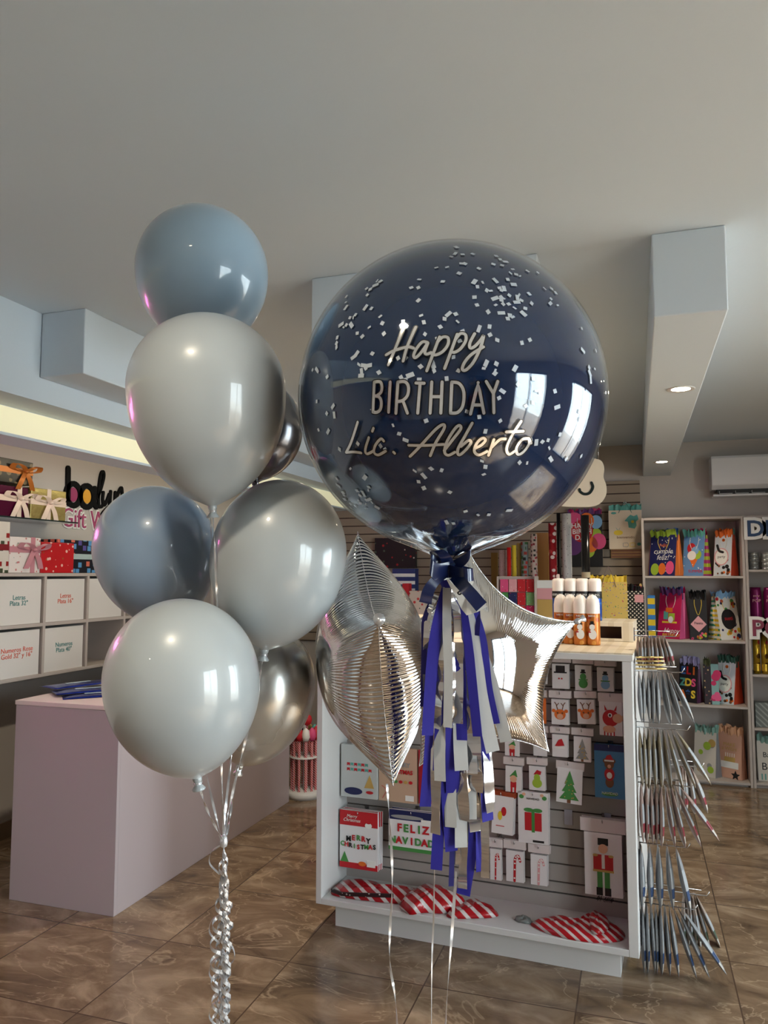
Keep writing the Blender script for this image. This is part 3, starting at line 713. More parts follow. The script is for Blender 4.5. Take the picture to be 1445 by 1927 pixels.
roll('glossy black roll of wrapping paper with a cream label band', 1092, 1108, 969, 5.55, mat('black_gloss_paper', C(20, 18, 18), .15, coat=.5), mat('cream_label', C(200, 184, 150), .5))
roll('red roll of wrapping paper with round white faces', 1031, 1046, 984, 5.62, m_santa)
roll('plain black roll between the red and the white star roll', 1047, 1054, 965, 5.75, INK['black'])
roll('second red roll half hidden behind the first red roll', 1044, 1053, 1080, 5.5, m_santa)
roll('pale roll with rows of small red and black prints', 997, 1010, 1005, 5.6, pattern('mixed_print', C(190, 170, 160), [C(120, 30, 40), C(40, 40, 40), C(170, 60, 70)], 40, .3, kind='squares'))
roll('pink speckled roll of wrapping paper beside the gold card', 938, 952, 1035, 5.6, pattern('pink_speck', C(190, 160, 158), [C(150, 80, 90)], 80, .2))
roll('bright red plastic roll beside the pink speckled roll', 953, 961, 1030, 5.55, mat('red_gloss', C(200, 16, 20), .2, coat=.5))
roll('green and red penguin printed roll next to the kraft roll', 979, 993, 1020, 5.62, pattern('penguin_paper', C(130, 140, 140), [C(30, 30, 32), C(170, 60, 50), C(60, 100, 60)], 30, .33, kind='squares'))
roll('kraft brown roll between the yellow and penguin rolls', 972, 980, 1022, 5.66, INK['gold'])
roll('yellow roll with black ends next to the bright red roll', 962, 971, 1026, 5.6, INK['yellow'])
cx, w, zb, zt = hangy(1010, 1032, 1003, 1063, 5.9)
gift_bag('plain gold foil gift bag behind the red roll', cx, 5.9, .902, w, zt - .902, .05, 0, mat('gold_paper', C(196, 146, 90), .35, .3), INK['gold'], None, None, None, top=.9)
def simple_box(name, label, cat, px0, px1, pyt, pyb, Y, m, depth=.1, drop=None, parts=None):
    cx, w, zb, zt = hangy(px0, px1, pyt, pyb, Y)
    if drop is None: drop = max(0, zb - TZ)
    t = thing(name, label, cat, (cx, Y, zb - drop))
    MB().box(-w / 2, w / 2, 0, depth, 0, zt - zb + drop).build('body', m, t, bevel=.002)
    if parts: parts(t, w, zt - zb + drop)
    return t
simple_box('gold_card', 'tall olive gold card panel with a bright edge on the back board', 'display card', 924, 937, 1040, 1100, 5.95, mat('olive_gold', C(120, 92, 36), .35, .4), .01)
def pad(name, label, px0, px1, pyt, pyb, Y, m):
    return simple_box(name, label, 'gift bag', px0, px1, pyt, pyb, Y, m, .042, 0)
pad('hanging_gift_bag', 'black paper bag with white and red spots under the big balloon', 705, 782, 1012, 1069, YB - .075, pattern('black_spots', C(20, 18, 20), [C(200, 190, 180), C(170, 30, 30), C(70, 90, 70)], 24, .26))
def stripes(t, w, h):
    for i in range(3): MB().box(-w / 2, w / 2, -.001, 0, h * (.72 + .09 * i), h * (.76 + .09 * i)).build('stripe', INK['white'], t)
    for i in range(4): MB().prism(star_poly(-w * .35 + i * w * .23, h * .35, .018), .001, 0, None, -.001).build('star_print', INK['gold'], t)
simple_box('navy_gift_box', 'navy gift box with white stripes and gold stars behind the foil star', 'gift box', 738, 781, 1070, 1112, 5.66, mat('navy_paper', C(34, 54, 110), .4), .1, None, stripes)
simple_box('patterned_gift_box', 'small cream gift box with red poppies behind the tassel', 'gift box', 770, 800, 1112, 1160, 5.5, pattern('poppy_paper', C(206, 190, 176), [C(190, 50, 50), C(60, 70, 60)], 30, .3), .1)
simple_box('red_gift_box', 'small plain red box left of the poppy gift box', 'gift box', 757, 769, 1098, 1150, 5.5, INK['red'], .08)
# counter rack of small Christmas bags and pink shelf behind the right foil star
i = 0
cols = ['pink', 'rose', 'red', 'red', 'green', 'navy', 'red', 'ltgreen', 'sky', 'pink', 'red', 'magenta']
names = ['pink', 'blush', 'scarlet', 'crimson', 'green', 'navy', 'cherry', 'light green', 'sky blue', 'hot pink', 'tomato', 'raspberry']
for r in range(3):
    for c in range(4):
        x0 = 941 + c * 16.3; y0 = 1090 + r * 25
        m = pattern('mini_%d' % i, INK[cols[i]].node_tree.nodes['Principled BSDF'].inputs[0].default_value[:], [C(230, 220, 210), C(200, 40, 50)], 60 + i * 4, .25)
        simple_box('small_paper_bag', '%s patterned bag, %s in the %s row of the rack behind the foil star' % (names[i], ('first', 'second', 'third', 'fourth')[c], ('top', 'middle', 'bottom')[r]), 'gift bag', x0, x0 + 15, y0, y0 + 24, 5.338, m, .02, 0)
        i += 1
rk = MB(); a = ony(939, 1090, 5.36); b = ony(1007, 1090, 5.36)
rk.box(a.x, b.x, 5.36, 5.48, TZ, a.z + .02); rk.box(a.x - .006, a.x, 5.3, 5.5, TZ - .0, a.z + .02); rk.box(b.x, b.x + .006, 5.3, 5.5, TZ, a.z + .02)
tag(rk.build('small_bag_rack', m_shelf), 'white rack of small Christmas bags behind the foil star', 'rack')
for k, (yt, yb, cn, lb) in enumerate(((1092, 1107, 'white', 'white'), (1107, 1128, 'rose', 'blush pink'), (1128, 1134, 'gold', 'thin gold'))):
    simple_box('flat_gift_box', lb + ' flat box in the pile behind the spray cans', 'gift box', 1010, 1043, yt, yb, 5.4, INK[cn], .12, 0 if k < 2 else None)
# cloud shaped hanging sign
def cloud():
    Yc = 4.6; p = lambda u, v: ony(880 + u / 4.014, 860 + v / 4.014, Yc)
    out = [(690, -20), (800, -40), (900, -10), (960, 10), (1010, 30), (1030, 80), (1025, 150), (1045, 210), (1045, 280), (1010, 340), (950, 372), (850, 378), (700, 370), (600, 340), (560, 200), (600, 60)]
    c0 = p(830, 170); t = thing('cloud_sign', 'cream cloud shaped sign with a dark letter S behind the big balloon', 'sign', c0)
    pts = [(q.x - c0.x, q.z - c0.z) for q in (p(*o) for o in out)]
    pts = [(v.x, v.y) for v in spline([V(q) for q in pts], 5, True)]
    MB().prism(pts, .02, 0, None, 0).build('board', mat('cream_board', C(232, 220, 198), .45), t, bevel=.002)
    s = MB(); q = [p(*o) for o in ((935, 195), (945, 230), (920, 272), (880, 280), (850, 262), (845, 245))]
    s.stroke([tuple(v) for v in spline([V((v.x - c0.x, v.z - c0.z)) for v in q], 5)], .016, .004, 0, None, -.004)
    s.build('lettering', mat('sign_darkgreen', C(24, 40, 40), .4), t)
    w = MB()
    for dx in (-.05, .12): w.tube([(dx, .01, .1), (dx, .01, ZBm + .02 - c0.z)], .0012, 5)
    w.build('hanging_wire', m_chrome, t)
cloud()

# ------------------------------------------------------------------ left wall: cube shelf, bins, gifts, lettering
XS = -3.11
def left_shelf():
    t = thing('cube_shelf', 'white wall mounted cube shelf with six labelled bin cells', 'cube shelf', (XL, 0, 0))
    y0 = 3.46 - .35 * 3; ys = [3.46 + .35 * (k - 3) for k in range(9)]
    zt, zm, zb = 1.50, 1.218, .95; d = XS - XL; s = .018
    MB().box(0, d, ys[0], ys[-1], zt - s, zt).build('top', m_shelf, t, bevel=.002)
    MB().box(0, d, ys[0], ys[-1], zb - s, zb).build('bottom', m_shelf, t, bevel=.002)
    MB().box(0, d - .002, ys[0], ys[-1], zm - s / 2, zm + s / 2).build('middle_shelf', m_shelf, t)
    MB().box(0, .006, ys[0], ys[-1], zb, zt - s).build('back_panel', m_shelf, t)
    for y in ys: MB().box(.006, d - .001, y - s / 2, y + s / 2, zb, zt - s).build('divider', m_shelf, t)
    lab = {(2, 0): ('Letras\nPlata 32"', 'teal', 'teal label reading Letras Plata 32'), (3, 0): ('Letras\nPlata 16"', 'orange', 'orange label reading Letras Plata 16'), (2, 1): ('Numeros Rose\nGold 32" y 16"', 'orange', 'orange label reading Numeros Rose Gold'), (3, 1): ('Numeros\nPlata 40"', 'teal', 'teal label reading Numeros Plata 40'),
           (4, 0): (None, None, 'no lettering seen, top row beside the balloon')}
    ink = {'teal': mat('label_teal', C(30, 120, 120), .5), 'orange': mat('label_orange', C(214, 84, 50), .5)}
    m_bin = mat('storage_bin', C(214, 210, 206), .6)
    for c in range(2, 6):
        for r in range(2):
            if (c, r) not in lab: continue
            zlo, zhi = ((zm + s / 2, zt - s), (zb, zm - s / 2))[r]
            txt, ik, lb = lab[(c, r)] if (c, r) in lab else (None, None, 'no lettering, outside the view')
            a, b = ys[c - (0)] - 0 , 0
            ya = ys[c] + s / 2 + .006 - 0; yb = ys[c + 1] - s / 2 - .012
            o = thing('storage_bin', 'white storage bin with ' + lb, 'storage bin', (XS - .012, (ya + yb) / 2, zlo + .001), group='white bins in the cube shelf')
            h = zhi - zlo - .016; w2 = (yb - ya) / 2
            q = MB(); q.box(-.008, 0, -w2, w2, 0, h); q.box(-.3, -.008, -w2, -w2 + .006, 0, h); q.box(-.3, -.008, w2 - .006, w2, 0, h); q.box(-.3, -.008, -w2, w2, 0, .006); q.box(-.3, -.294, -w2, w2, 0, h)
            q.build('bin_body', m_bin, o)
            if txt: MB().text(txt, .036, frame_x(.0012, 0, h * .55), 0, .0004).build('lettering', ink[ik], o)
left_shelf()
FXL = lambda x, y, z: Matrix.Translation((x, y, z)) @ FX
def gift(label, px0, px1, pyt, pyb, X, m, dep, ribbon=None, bow=None, vert=True, horiz=True, hx=.5, vz=.5, zb=None):
    """wrapped box whose face looks into the room (+x)"""
    a = onx(px0, (pyt + pyb) / 2, X); b = onx(px1, (pyt + pyb) / 2, X)
    zt = onx((px0 + px1) / 2, pyt, X).z; zl = onx((px0 + px1) / 2, pyb, X).z if zb is None else zb
    w = b.y - a.y; h = zt - zl
    t = thing('gift_box', label, 'gift box', (X, (a.y + b.y) / 2, zl))
    MB().box(-dep, 0, -w / 2, w / 2, 0, h).build('wrapped_box', m, t, bevel=.003)
    if ribbon:
        q = MB(); e = .0015; rw = .016
        if vert: q.box(-dep - e, e, w * (hx - .5) - rw, w * (hx - .5) + rw, -0, h + e)
        if horiz: q.box(-dep - e, e, -w / 2 - e, w / 2 + e, h * vz - rw, h * vz + rw)
        q.build('ribbon_band', ribbon, t)
    if bow:
        q = MB(); bow_mesh(q, (w * (hx - .5), h * vz), .12, FX); q.build('bow', bow, t)
    return t
m_ivory = mat('ivory_satin', C(226, 206, 190), .35); m_copper = mat('copper_satin', C(176, 104, 40), .3, .3); m_dusty = mat('dusty_pink_satin', C(190, 130, 140), .35)
m_gold = mat('gold_foil', C(206, 188, 120), .25, .75, bump=1.0, bscale=22)
XG = XL + .2
zsh = onx(60, 976, XG).z
ys0 = onx(-80, 965, XG).y; ys1 = onx(139, 983, XG).y
o = MB().box(XL, XG + .03, ys0, ys1, zsh - .008, zsh).build('glass_wall_shelf', mat('smoked_glass', C(30, 44, 44), .05, coat=.6)); tag(o, 'dark edged glass shelf holding gift boxes on the left wall', 'glass shelf')
gift('deep purple gift box tied with an ivory ribbon on the glass shelf', -45, 53, 912, 970, XG, mat('purple_foil', C(84, 16, 50), .2, .3), .17, m_ivory, m_ivory, hx=.82, vz=.6, zb=zsh + .001)
gift('crinkled gold foil gift box with ivory bow on the glass shelf', 58, 124, 921, 975, XG + .01, m_gold, .17, m_ivory, m_ivory, vz=.55, zb=zsh + .001)
zz = onx(-20, 912, XG).z
gift('black and gold gift box with a copper bow stacked above the purple box', -60, 62, 860, 911, XG, pattern('damask_paper', C(40, 36, 30), [C(110, 96, 70), C(20, 20, 18)], 22, .4, .3), .16, m_copper, m_copper, vert=False, hx=.86, vz=.55, zb=zsh + (onx(30, 912, XG).z - onx(30, 975, XG).z))
XQ = XS - .02
gift('tall gift box of Christmas print paper with a dark red band', -40, 18, 980, 1076, XQ, pattern('christmas_print', C(206, 200, 190), [C(140, 30, 30), C(60, 70, 50), C(110, 100, 70)], 26, .32, kind='squares'), .15, mat('wine_band', C(120, 20, 30), .5), None, vert=False, zb=1.501)
gift('white snowflake print gift box with a dusty pink bow', 18, 76, 1011, 1076, XQ + .005, pattern('snowflake_pink', C(220, 212, 208), [C(190, 120, 120), C(130, 160, 160)], 42, .26), .16, m_dusty, m_dusty, hx=.74, vz=.65, zb=1.501)
t = gift('red gift box printed with brown bears and white dots', 77, 139, 1021, 1076, XQ + .005, pattern('red_bear_paper', C(186, 22, 30), [C(224, 180, 170), C(140, 90, 40), C(140, 90, 40)], 30, .27), .16, zb=1.501)
gift('navy gift box with colourful squares and a pale blue band', 108, 200, 1017, 1076, XQ - .07, pattern('square_presents', C(20, 22, 34), [C(210, 110, 90), C(90, 150, 200), C(90, 80, 150), C(90, 150, 110)], 22, .33, kind='squares'), .14, mat('pale_blue_band', C(170, 190, 190), .5), None, vert=False, zb=1.501)
# letters on the wall
def wall_letters():
    g = lambda u, v: (lambda q: V((q.y, q.z)))(onx(u / 5.78, 840 + v / 5.78, XL + .01))
    c0 = g(1000, 500); t = thing('shop_sign', 'black wall lettering reading balyn with pink and yellow dots', 'sign', (XL, c0.x, c0.y))
    L = lambda pts, n=6: [tuple(v) for v in spline([g(*p) - c0 for p in pts], n)]
    k = (g(800, 500) - g(700, 500)).length / 100
    q = MB(); Mx = FX
    q.stroke(L([(745, 240), (741, 600)], 1), 46 * k, .012, 0, Mx, -.013)
    def ring(cx, cz, rx, rz, w):
        c = g(cx, cz) - c0; r1 = k * rx * 1.0; r2 = k * rz * .92
        P = [(c.x + r1 * math.cos(a * PI / 12), c.y + r2 * math.sin(a * PI / 12)) for a in range(24)]
        q.stroke(P, w * k, .012, 0, Mx, -.013, True)
    ring(800, 525, 80, 92, 44); ring(948, 545, 76, 92, 44)
    q.stroke(L([(1034, 458), (1024, 600), (1048, 660)]), 44 * k, .012, 0, Mx, -.0135)
    q.stroke(L([(1060, 560), (1100, 460), (1132, 330), (1125, 275), (1100, 300), (1080, 420), (1072, 580), (1082, 655), (1112, 650), (1130, 600)]), 24 * k, .012, 0, Mx, -.014)
    q.stroke(L([(1125, 500), (1118, 580), (1130, 640), (1160, 600), (1190, 520)]), 26 * k, .012, 0, Mx, -.0145)
    q.stroke(L([(1205, 490), (1195, 620), (1180, 760), (1130, 800), (1110, 740), (1180, 660)]), 26 * k, .012, 0, Mx, -.015)
    q.stroke(L([(1255, 500), (1250, 620)]), 26 * k, .012, 0, Mx, -.0145); q.stroke(L([(1252, 600), (1290, 500), (1322, 450), (1330, 520), (1325, 640), (1350, 660)]), 26 * k, .012, 0, Mx, -.015)
    q.build('lettering', mat('sign_black', C(10, 10, 12), .75, spec=.2), t)
    for (cx, cz, m) in ((797, 525, 'sign_magenta'), (945, 545, 'sign_yellow')):
        c = g(cx, cz) - c0; MB().disc(c.x, c.y, 46 * k, 56 * k, -.006, 0, FX, 24, .006).build('coloured_dot', mat(m, C(150, 20, 90) if 'mag' in m else C(224, 160, 20), .4), t)
    p = g(668, 868); t2 = thing('shop_sign', 'white edged mauve lettering reading Gift Wrap below the black sign', 'sign', (XL, p.x, p.y))
    s = .175
    Mt = frame_x(.004, 0, 0)
    MB().text('Gift Wrap', s, Mt, 0, .003, 'LEFT', off=.009, sx=.84).build('backing', INK['white'], t2)
    MB().text('Gift Wrap', s, frame_x(.010, 0, 0), 0, .003, 'LEFT', off=-.001, sx=.84).build('lettering', mat('sign_mauve', C(170, 66, 110), .4), t2)
wall_letters()
# pink neon sign further along the left wall, mirrored in the balloons
nz = thing('neon_sign', 'pink neon script sign on the left wall outside the view', 'neon sign', (XL + .03, 1.95, 1.95))
q = MB(); q.tube([tuple(v) for v in spline([(0, -.35, 0), (0, -.25, .15), (0, -.2, -.1), (0, -.08, .1), (0, 0, -.1), (0, .1, .12), (0, .16, -.1), (0, .28, .1), (0, .35, -.05)], 8)], .008, 8)
q.build('neon_tube', mat('pink_neon', C(255, 90, 200), .4, emit=(1, .18, .62, 1), es=22), nz)
MB().box(-.03, -.02, -.42, .42, -.2, .24).build('backing', m_white, nz)

# ------------------------------------------------------------------ reception counter
def counter():
    x0, x1, y0, y1, zt = -2.785, -2.21, 2.935, 4.7, .905
    t = thing('counter', 'white box shaped shop counter standing in front of the left wall', 'counter', (x0, y0, 0))
    w = x1 - x0; d = y1 - y0
    mc = mat('counter_white', C(178, 166, 170), .4)
    MB().box(0, w, 0, .02, .0, zt - .02).build('end_panel', mc, t, bevel=.002)
    MB().box(w - .02, w, .02, d, .0, zt - .02).build('front_panel', mc, t, bevel=.002)
    MB().box(0, w, d, d + .02, .0, zt - .02).build('end_panel', mc, t, bevel=.002)
    MB().box(-.004, w + .002, -.003, d + .02, zt - .02, zt).build('counter_top', mat('counter_top_white', C(222, 210, 206), .3), t, bevel=.002)
    MB().box(.01, w - .02, .02, d, .06, .08).build('inner_floor', mc, t)
    zs = [(.12, .3), (.32, .52), (.54, .7), (.72, .87)]
    for i, (a, b) in enumerate(zs):
        MB().box(-.02, -.002, .04, .55, a, b).build('drawer', mc, t, bevel=.002)
    MB().box(-.09, -.07, .1, .5, .02, .25).build('open_door', mc, t, bevel=.002)
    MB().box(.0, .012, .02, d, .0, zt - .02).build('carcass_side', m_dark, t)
    return zt
ZCT = counter()
# blue foil packets on the counter
m_bfoil = mat('blue_foil', C(16, 40, 140), .22, .8, bump=.5, bscale=30)
for k, (a, b) in enumerate((((100, 1302), (200, 1290)), ((105, 1308), (205, 1300)), ((118, 1312), (215, 1306)))):
    p = onz(a[0], a[1], ZCT + .01); q = onz(b[0], b[1], ZCT + .01)
    q = p + (q - p).normalized() * .32
    t = thing('foil_packet', ('top', 'middle', 'bottom')[k] + ' flat blue foil packet in the pile on the white counter', 'foil packet', (0, 0, 0), group='blue foil packets on the counter')
    zz = ZCT + .002 + (2 - k) * .011; u = (q - p); u.z = 0; L = u.length; u.normalize(); n = V((-u.y, u.x, 0))
    vs = []; fs = []
    for i in range(13):
        for j in range(7):
            c = p + u * (L * i / 12) + n * (.16 * j / 6 - .02); hh = .009 * math.sin(PI * i / 12) ** .5 * math.sin(PI * j / 6) ** .5
            vs.append((c.x, c.y, zz + hh * .9 + random.uniform(0, .0015)))
    nb = len(vs)
    vs += [(v[0], v[1], zz) for v in vs]
    for i in range(12):
        for j in range(6):
            a_ = i * 7 + j; fs.append((a_, a_ + 7, a_ + 8, a_ + 1)); fs.append((nb + a_, nb + a_ + 1, nb + a_ + 8, nb + a_ + 7))
    for i in range(12): fs.append((i * 7, nb + i * 7, nb + i * 7 + 7, i * 7 + 7)); fs.append((i * 7 + 6, i * 7 + 13, nb + i * 7 + 13, nb + i * 7 + 6))
    for j in range(6): fs.append((j, j + 1, nb + j + 1, nb + j)); fs.append((84 + j, nb + 84 + j, nb + 85 + j, 85 + j))
    MB().add(vs, fs, 0, None, True).build('foil', m_bfoil, t)
    c = MB().box(0, .13, -.012, .012, 0, .0008, 0, Matrix.Translation(p + u * .1 + n * .07 + V((0, 0, zz - p.z + .0095))) @ Matrix.Rotation(math.atan2(u.y, u.x), 4, 'Z')); c.build('sticker', mat('pale_sticker', C(190, 215, 230), .2), t)

# ------------------------------------------------------------------ wand stand at the far end of the counter
st = onz(572, 1497, 0); 
t = thing('wand_stand', 'round white floor stand holding red party wands beside the counter end', 'display stand', st)
MB().lathe([(.001, 0), (.13, 0), (.13, .03), (.12, .045), (.001, .045)], 32).build('base', m_white, t)
MB().cyl((0, 0, .04), (0, 0, .5), .01).build('pole', m_white, t)
MB().lathe([(.1, .26), (.1, .27), (.001, .27)], 24).build('tray', m_white, t)
wc = ['red', 'pink', 'teal', 'gold', 'navy', 'red', 'rose', 'teal', 'magenta', 'red', 'white', 'pink']
wn = ['red', 'pink', 'teal', 'golden', 'navy', 'scarlet', 'blush', 'turquoise', 'magenta', 'cherry', 'white', 'rosy']
for k in range(12):
    a = 2 * PI * k / 12; r = .085
    w = thing('party_wand', 'striped party wand with a %s pompom in the floor stand' % wn[k], 'party wand', (st.x + r * math.cos(a), st.y + r * math.sin(a), .0455), group='party wands in the stand')
    MB().cyl((0, 0, 0), (.0, 0, .33), .008, .011, 10).build('stick', pattern('wand_stripe', C(190, 24, 34), [C(220, 200, 200)], 40, .4, kind='diag'), w)
    MB().lathe([(.001, .33), (.02, .335), (.028, .36), (.022, .4), (.001, .42)], 12, fn=lambda a, z: 1 + .12 * math.sin(7 * a + 90 * z)).build('pompom', INK[wc[k]], w)
w = thing('party_wand', 'tall party wand with a red ball rising above the others in the stand', 'party wand', (st.x + .01, st.y + .015, .0455))
MB().cyl((.0, 0, 0), (0, 0, .42), .008, .01, 10).build('stick', MATS['wand_stripe'], w); MB().lathe([(.001, .41), (.03, .43), (.036, .455), (.03, .48), (.001, .5)], 16).build('pompom', INK['red'], w)
# ------------------------------------------------------------------ shelving behind the viewer, only seen in the reflections
bs = MB(); bs.box(-3.2, -2.0, YF + .02, YF + .3, .1, 2.1)
tag(bs.build('product_shelving', pattern('stocked_products', C(60, 50, 60), [C(190, 60, 80), C(210, 190, 170), C(60, 80, 140), C(220, 170, 60), C(120, 40, 90)], 7, .42, kind='squares')), 'stocked shelving behind the viewer seen in the reflections', 'shelving')
bs = MB(); bs.box(1.45, 2.2, YF + .02, YF + .4, 0, 2.0)
tag(bs.build('product_shelving', MATS['stocked_products']), 'stocked shelving beside the front window seen in the reflections', 'shelving')
#@@PART2
# ------------------------------------------------------------------ Christmas display unit
P0 = onz(594, 1700, .1); P1 = onz(1203, 1805, .1)
DW = math.hypot(P1.x - P0.x, P1.y - P0.y); DA = math.atan2(P1.y - P0.y, P1.x - P0.x)
MD = Matrix.Translation((P0.x, P0.y, 0)) @ Matrix.Rotation(DA, 4, 'Z'); MDi = MD.inverted()
DT = EYE.z + ray(1192, 1230).z * ((MD @ V((DW, 0, 0)) - EYE).dot(FH) / ray(1192, 1230).dot(FH))
DY = .27                                     # depth of the slat face
DD = .80
nD = (MD.to_3x3() @ V((0, 1, 0)))
def dl(px_, py_, y=DY):
    """pixel -> local x,z on the display at local depth y"""
    p = MDi @ onplane(px_, py_, MD @ V((0, y, 0)), nD); return p
def dpos(x, y, z): return MD @ V((x, y, z))
def display():
    t = thing('display_unit', 'white slatted display unit of Christmas goods behind the balloons', 'display unit', M=MD.copy())
    s, sr = .026, .036
    MB().box(0, s, 0, DD, .1, DT - .03).build('side_panel', m_white, t, bevel=.002)
    MB().box(DW - sr, DW, 0, DD, .1, DT - .03).build('side_panel', m_white, t, bevel=.002)
    MB().box(-.004, DW + .004, -.004, DD, DT - .03, DT - .006).build('top', m_white, t, bevel=.002)
    m_ash = pattern('light_wood_top', C(216, 202, 180), [C(204, 188, 162)], 5, .35, .4, kind='bandx')
    MB().box(-.004, DW + .004, .0, DD, DT - .006, DT).build('top_sheet', m_ash, t)
    MB().box(s, DW - sr, 0, DY + .03, .1, .125).build('shelf', m_white, t, bevel=.002)
    MB().box(s, DW - sr, DY + .03, DY + .05, .1, DT - .03).build('core_board', m_white, t)
    q = MB(); z1 = DT - .035
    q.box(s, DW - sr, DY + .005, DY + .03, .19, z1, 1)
    zz = z1
    while zz > .2:
        q.box(s, DW - sr, DY - .006, DY + .005, max(zz - .066, .19), zz, 0); zz -= .072
    q.box(s, DW - sr, DY - .006, DY + .005, .125, .183, 0)
    q.build('slat_panel', [m_slat, m_dark], t)
    MB().box(.07, DW - .07, .05, DD - .05, 0, .1).build('plinth', m_white, t)
    # raised box on the back half of the top
    t2 = thing('riser_box', 'pale wooden riser with a dark slot on the back of the display top', 'riser', M=MD @ T3((0, .5, DT + .001)))
    q = MB(); h = .085
    q.box(.05, DW - .02, .26, .28, 0, h - .02, 0); q.box(.05, .12, 0, .28, 0, h - .02, 0); q.box(DW - .07, DW - .02, 0, .28, 0, h - .02, 0); q.box(.05, DW - .02, 0, .28, h - .02, h, 0)
    q.box(.12, DW - .07, 0, .02, 0, .012, 0); q.box(.12, DW - .07, .1, .11, 0, h - .02, 1)
    q.build('box_body', [m_ash, m_dark], t2, bevel=.001)
display()
# spray cans on the display
def can(label, pxc, y, zb, kind, body, band, sc=1.0):
    p = dl(pxc, 1200, y); t = thing('spray_can', label, 'spray can', M=MD @ T3((p.x, y, zb)), group='spray cans on the display top')
    r = .030 * sc
    MB().lathe([(.001, 0), (r * .96, 0), (r, .006), (r, .13), (r * .93, .138), (.001, .138)], 24).build('can_body', body, t)
    if kind == 'snow':
        MB().lathe([(r * .99, .13), (r * .99, .165), (r * .85, .19), (r * .5, .205), (.001, .21)], 24).build('cap', m_cap, t)
        q = MB(); S = T3((0, -r - .0012, 0))
        q.disc(.002, .045, .016, .02, 0, 0, S); q.disc(.0, .075, .011, .012, -.0003, 0, S); q.box(-.012, .012, -.001, 0, .086, .09, 1, S); q.box(-.007, .007, -.001, 0, .09, .1, 1, S)
        q.disc(-.01, .055, .006, .003, -.0014, 2, S)
        q.build('snowman_print', inks('white', 'black', 'red'), t)
        MB().text('NIEVE', .011, TF(T3((0, -r - .0004, 0)), 0, .118), 0, .0004).build('lettering', INK['white'], t)
    else:
        MB().lathe([(r * .99, .13), (r * .99, .175), (r * .93, .185), (r * .7, .19), (.001, .191)], 24).build('cap', m_cap, t)
        MB().lathe([(r + .0008, .10), (r + .0008, .132)], 24).build('label_band', band, t)
        MB().text('ESPUMA', .013, TF(T3((0, -r - .0018, 0)), 0, .112), 0, .0004).build('lettering', INK['white'], t)
m_cap = mat('cap_white', C(232, 222, 214), .3, coat=.3)
m_ocan = pattern('orange_can_print', C(190, 110, 40), [C(216, 150, 70), C(150, 70, 30)], 30, .3, .3, .3)
m_bcan = pattern('blue_can_print', C(30, 70, 150), [C(60, 120, 190), C(200, 220, 230)], 40, .25, .3, .3)
for k, pxc in enumerate((1056, 1074, 1093, 1116)):
    can('white capped orange snow spray can, %s from the star balloon in the front row' % ('first', 'second', 'third', 'fourth')[k], pxc, .30 - (.0 if k > 1 else -.06 + .03 * k), DT + .001, 'snow', m_ocan, None, 1.0)
for k, pxc in enumerate((1053, 1076, 1098, 1121)):
    can('blue foam spray can with black band, %s from the star balloon in the back row' % ('first', 'second', 'third', 'fourth')[k], pxc, .56, DT + .087, 'foam', m_bcan, INK['black'])

# ------------------------------------------------------------------ small packs hanging on the slat face
def pr_none(q, w, h): return []
def p_hat(q, w, h):
    q.box(-w * .2, w * .2, -.001, 0, h * .62, h * .8, 0); q.box(-w * .28, w * .28, -.001, 0, h * .58, h * .62, 0); q.disc(-.004, h * .42, .0025, .0025, -.0004, 1, n=8); q.disc(.004, h * .42, .0025, .0025, -.0004, 1, n=8); return inks('black', 'red')
def p_snowman(c):
    def f(q, w, h):
        q.disc(0, h * .32, w * .2, h * .13, -.0004, 0); q.disc(0, h * .52, w * .14, h * .1, -.0005, 0); q.box(-w * .12, w * .12, -.0012, 0, h * .62, h * .66, 1); q.box(-w * .08, w * .08, -.0012, 0, h * .66, h * .73, 1); q.box(-w * .2, w * .2, -.0018, 0, h * .42, h * .45, 2); return inks(c, 'black', 'green')
    return f
def p_deer(q, w, h):
    q.disc(0, h * .42, w * .24, h * .15, -.0004, 0); q.disc(-w * .26, h * .52, w * .08, h * .05, -.0006, 0); q.disc(w * .26, h * .52, w * .08, h * .05, -.0006, 0); q.disc(0, h * .36, w * .13, h * .08, -.0008, 2)
    q.disc(-w * .1, h * .46, w * .04, w * .04, -.0012, 1, n=8); q.disc(w * .1, h * .46, w * .04, w * .04, -.0012, 1, n=8)
    for s in (-1, 1): q.stroke([(s * w * .1, h * .56), (s * w * .15, h * .7), (s * w * .22, h * .76)], w * .035, .001, 1, None, -.001); q.stroke([(s * w * .14, h * .66), (s * w * .05, h * .74)], w * .03, .001, 1, None, -.001)
    return inks('orange', 'brown', 'peach')
def p_bigdeer(q, w, h):
    q.disc(.0, h * .5, w * .26, h * .18, -.0004, 0); q.disc(w * .22, h * .5, w * .16, h * .1, -.0006, 2); q.disc(-.02 * w, h * .56, w * .07, h * .05, -.001, 3, n=10); q.disc(-.02 * w, h * .56, w * .035, h * .03, -.0016, 1, n=8)
    for s in (-1, 1): q.prism([(s * w * .18, h * .66), (s * w * .1, h * .66), (s * w * .2, h * .78)], .001, 0, None, -.0012)
    q.disc(-w * .05, h * .26, w * .2, h * .08, -.0005, 2)
    for i in range(4): q.box(-w * .22 + i * w * .1, -w * .18 + i * w * .1, -.001, 0, h * .12, h * .24, 0)
    return inks('red', 'black', 'peach', 'white')
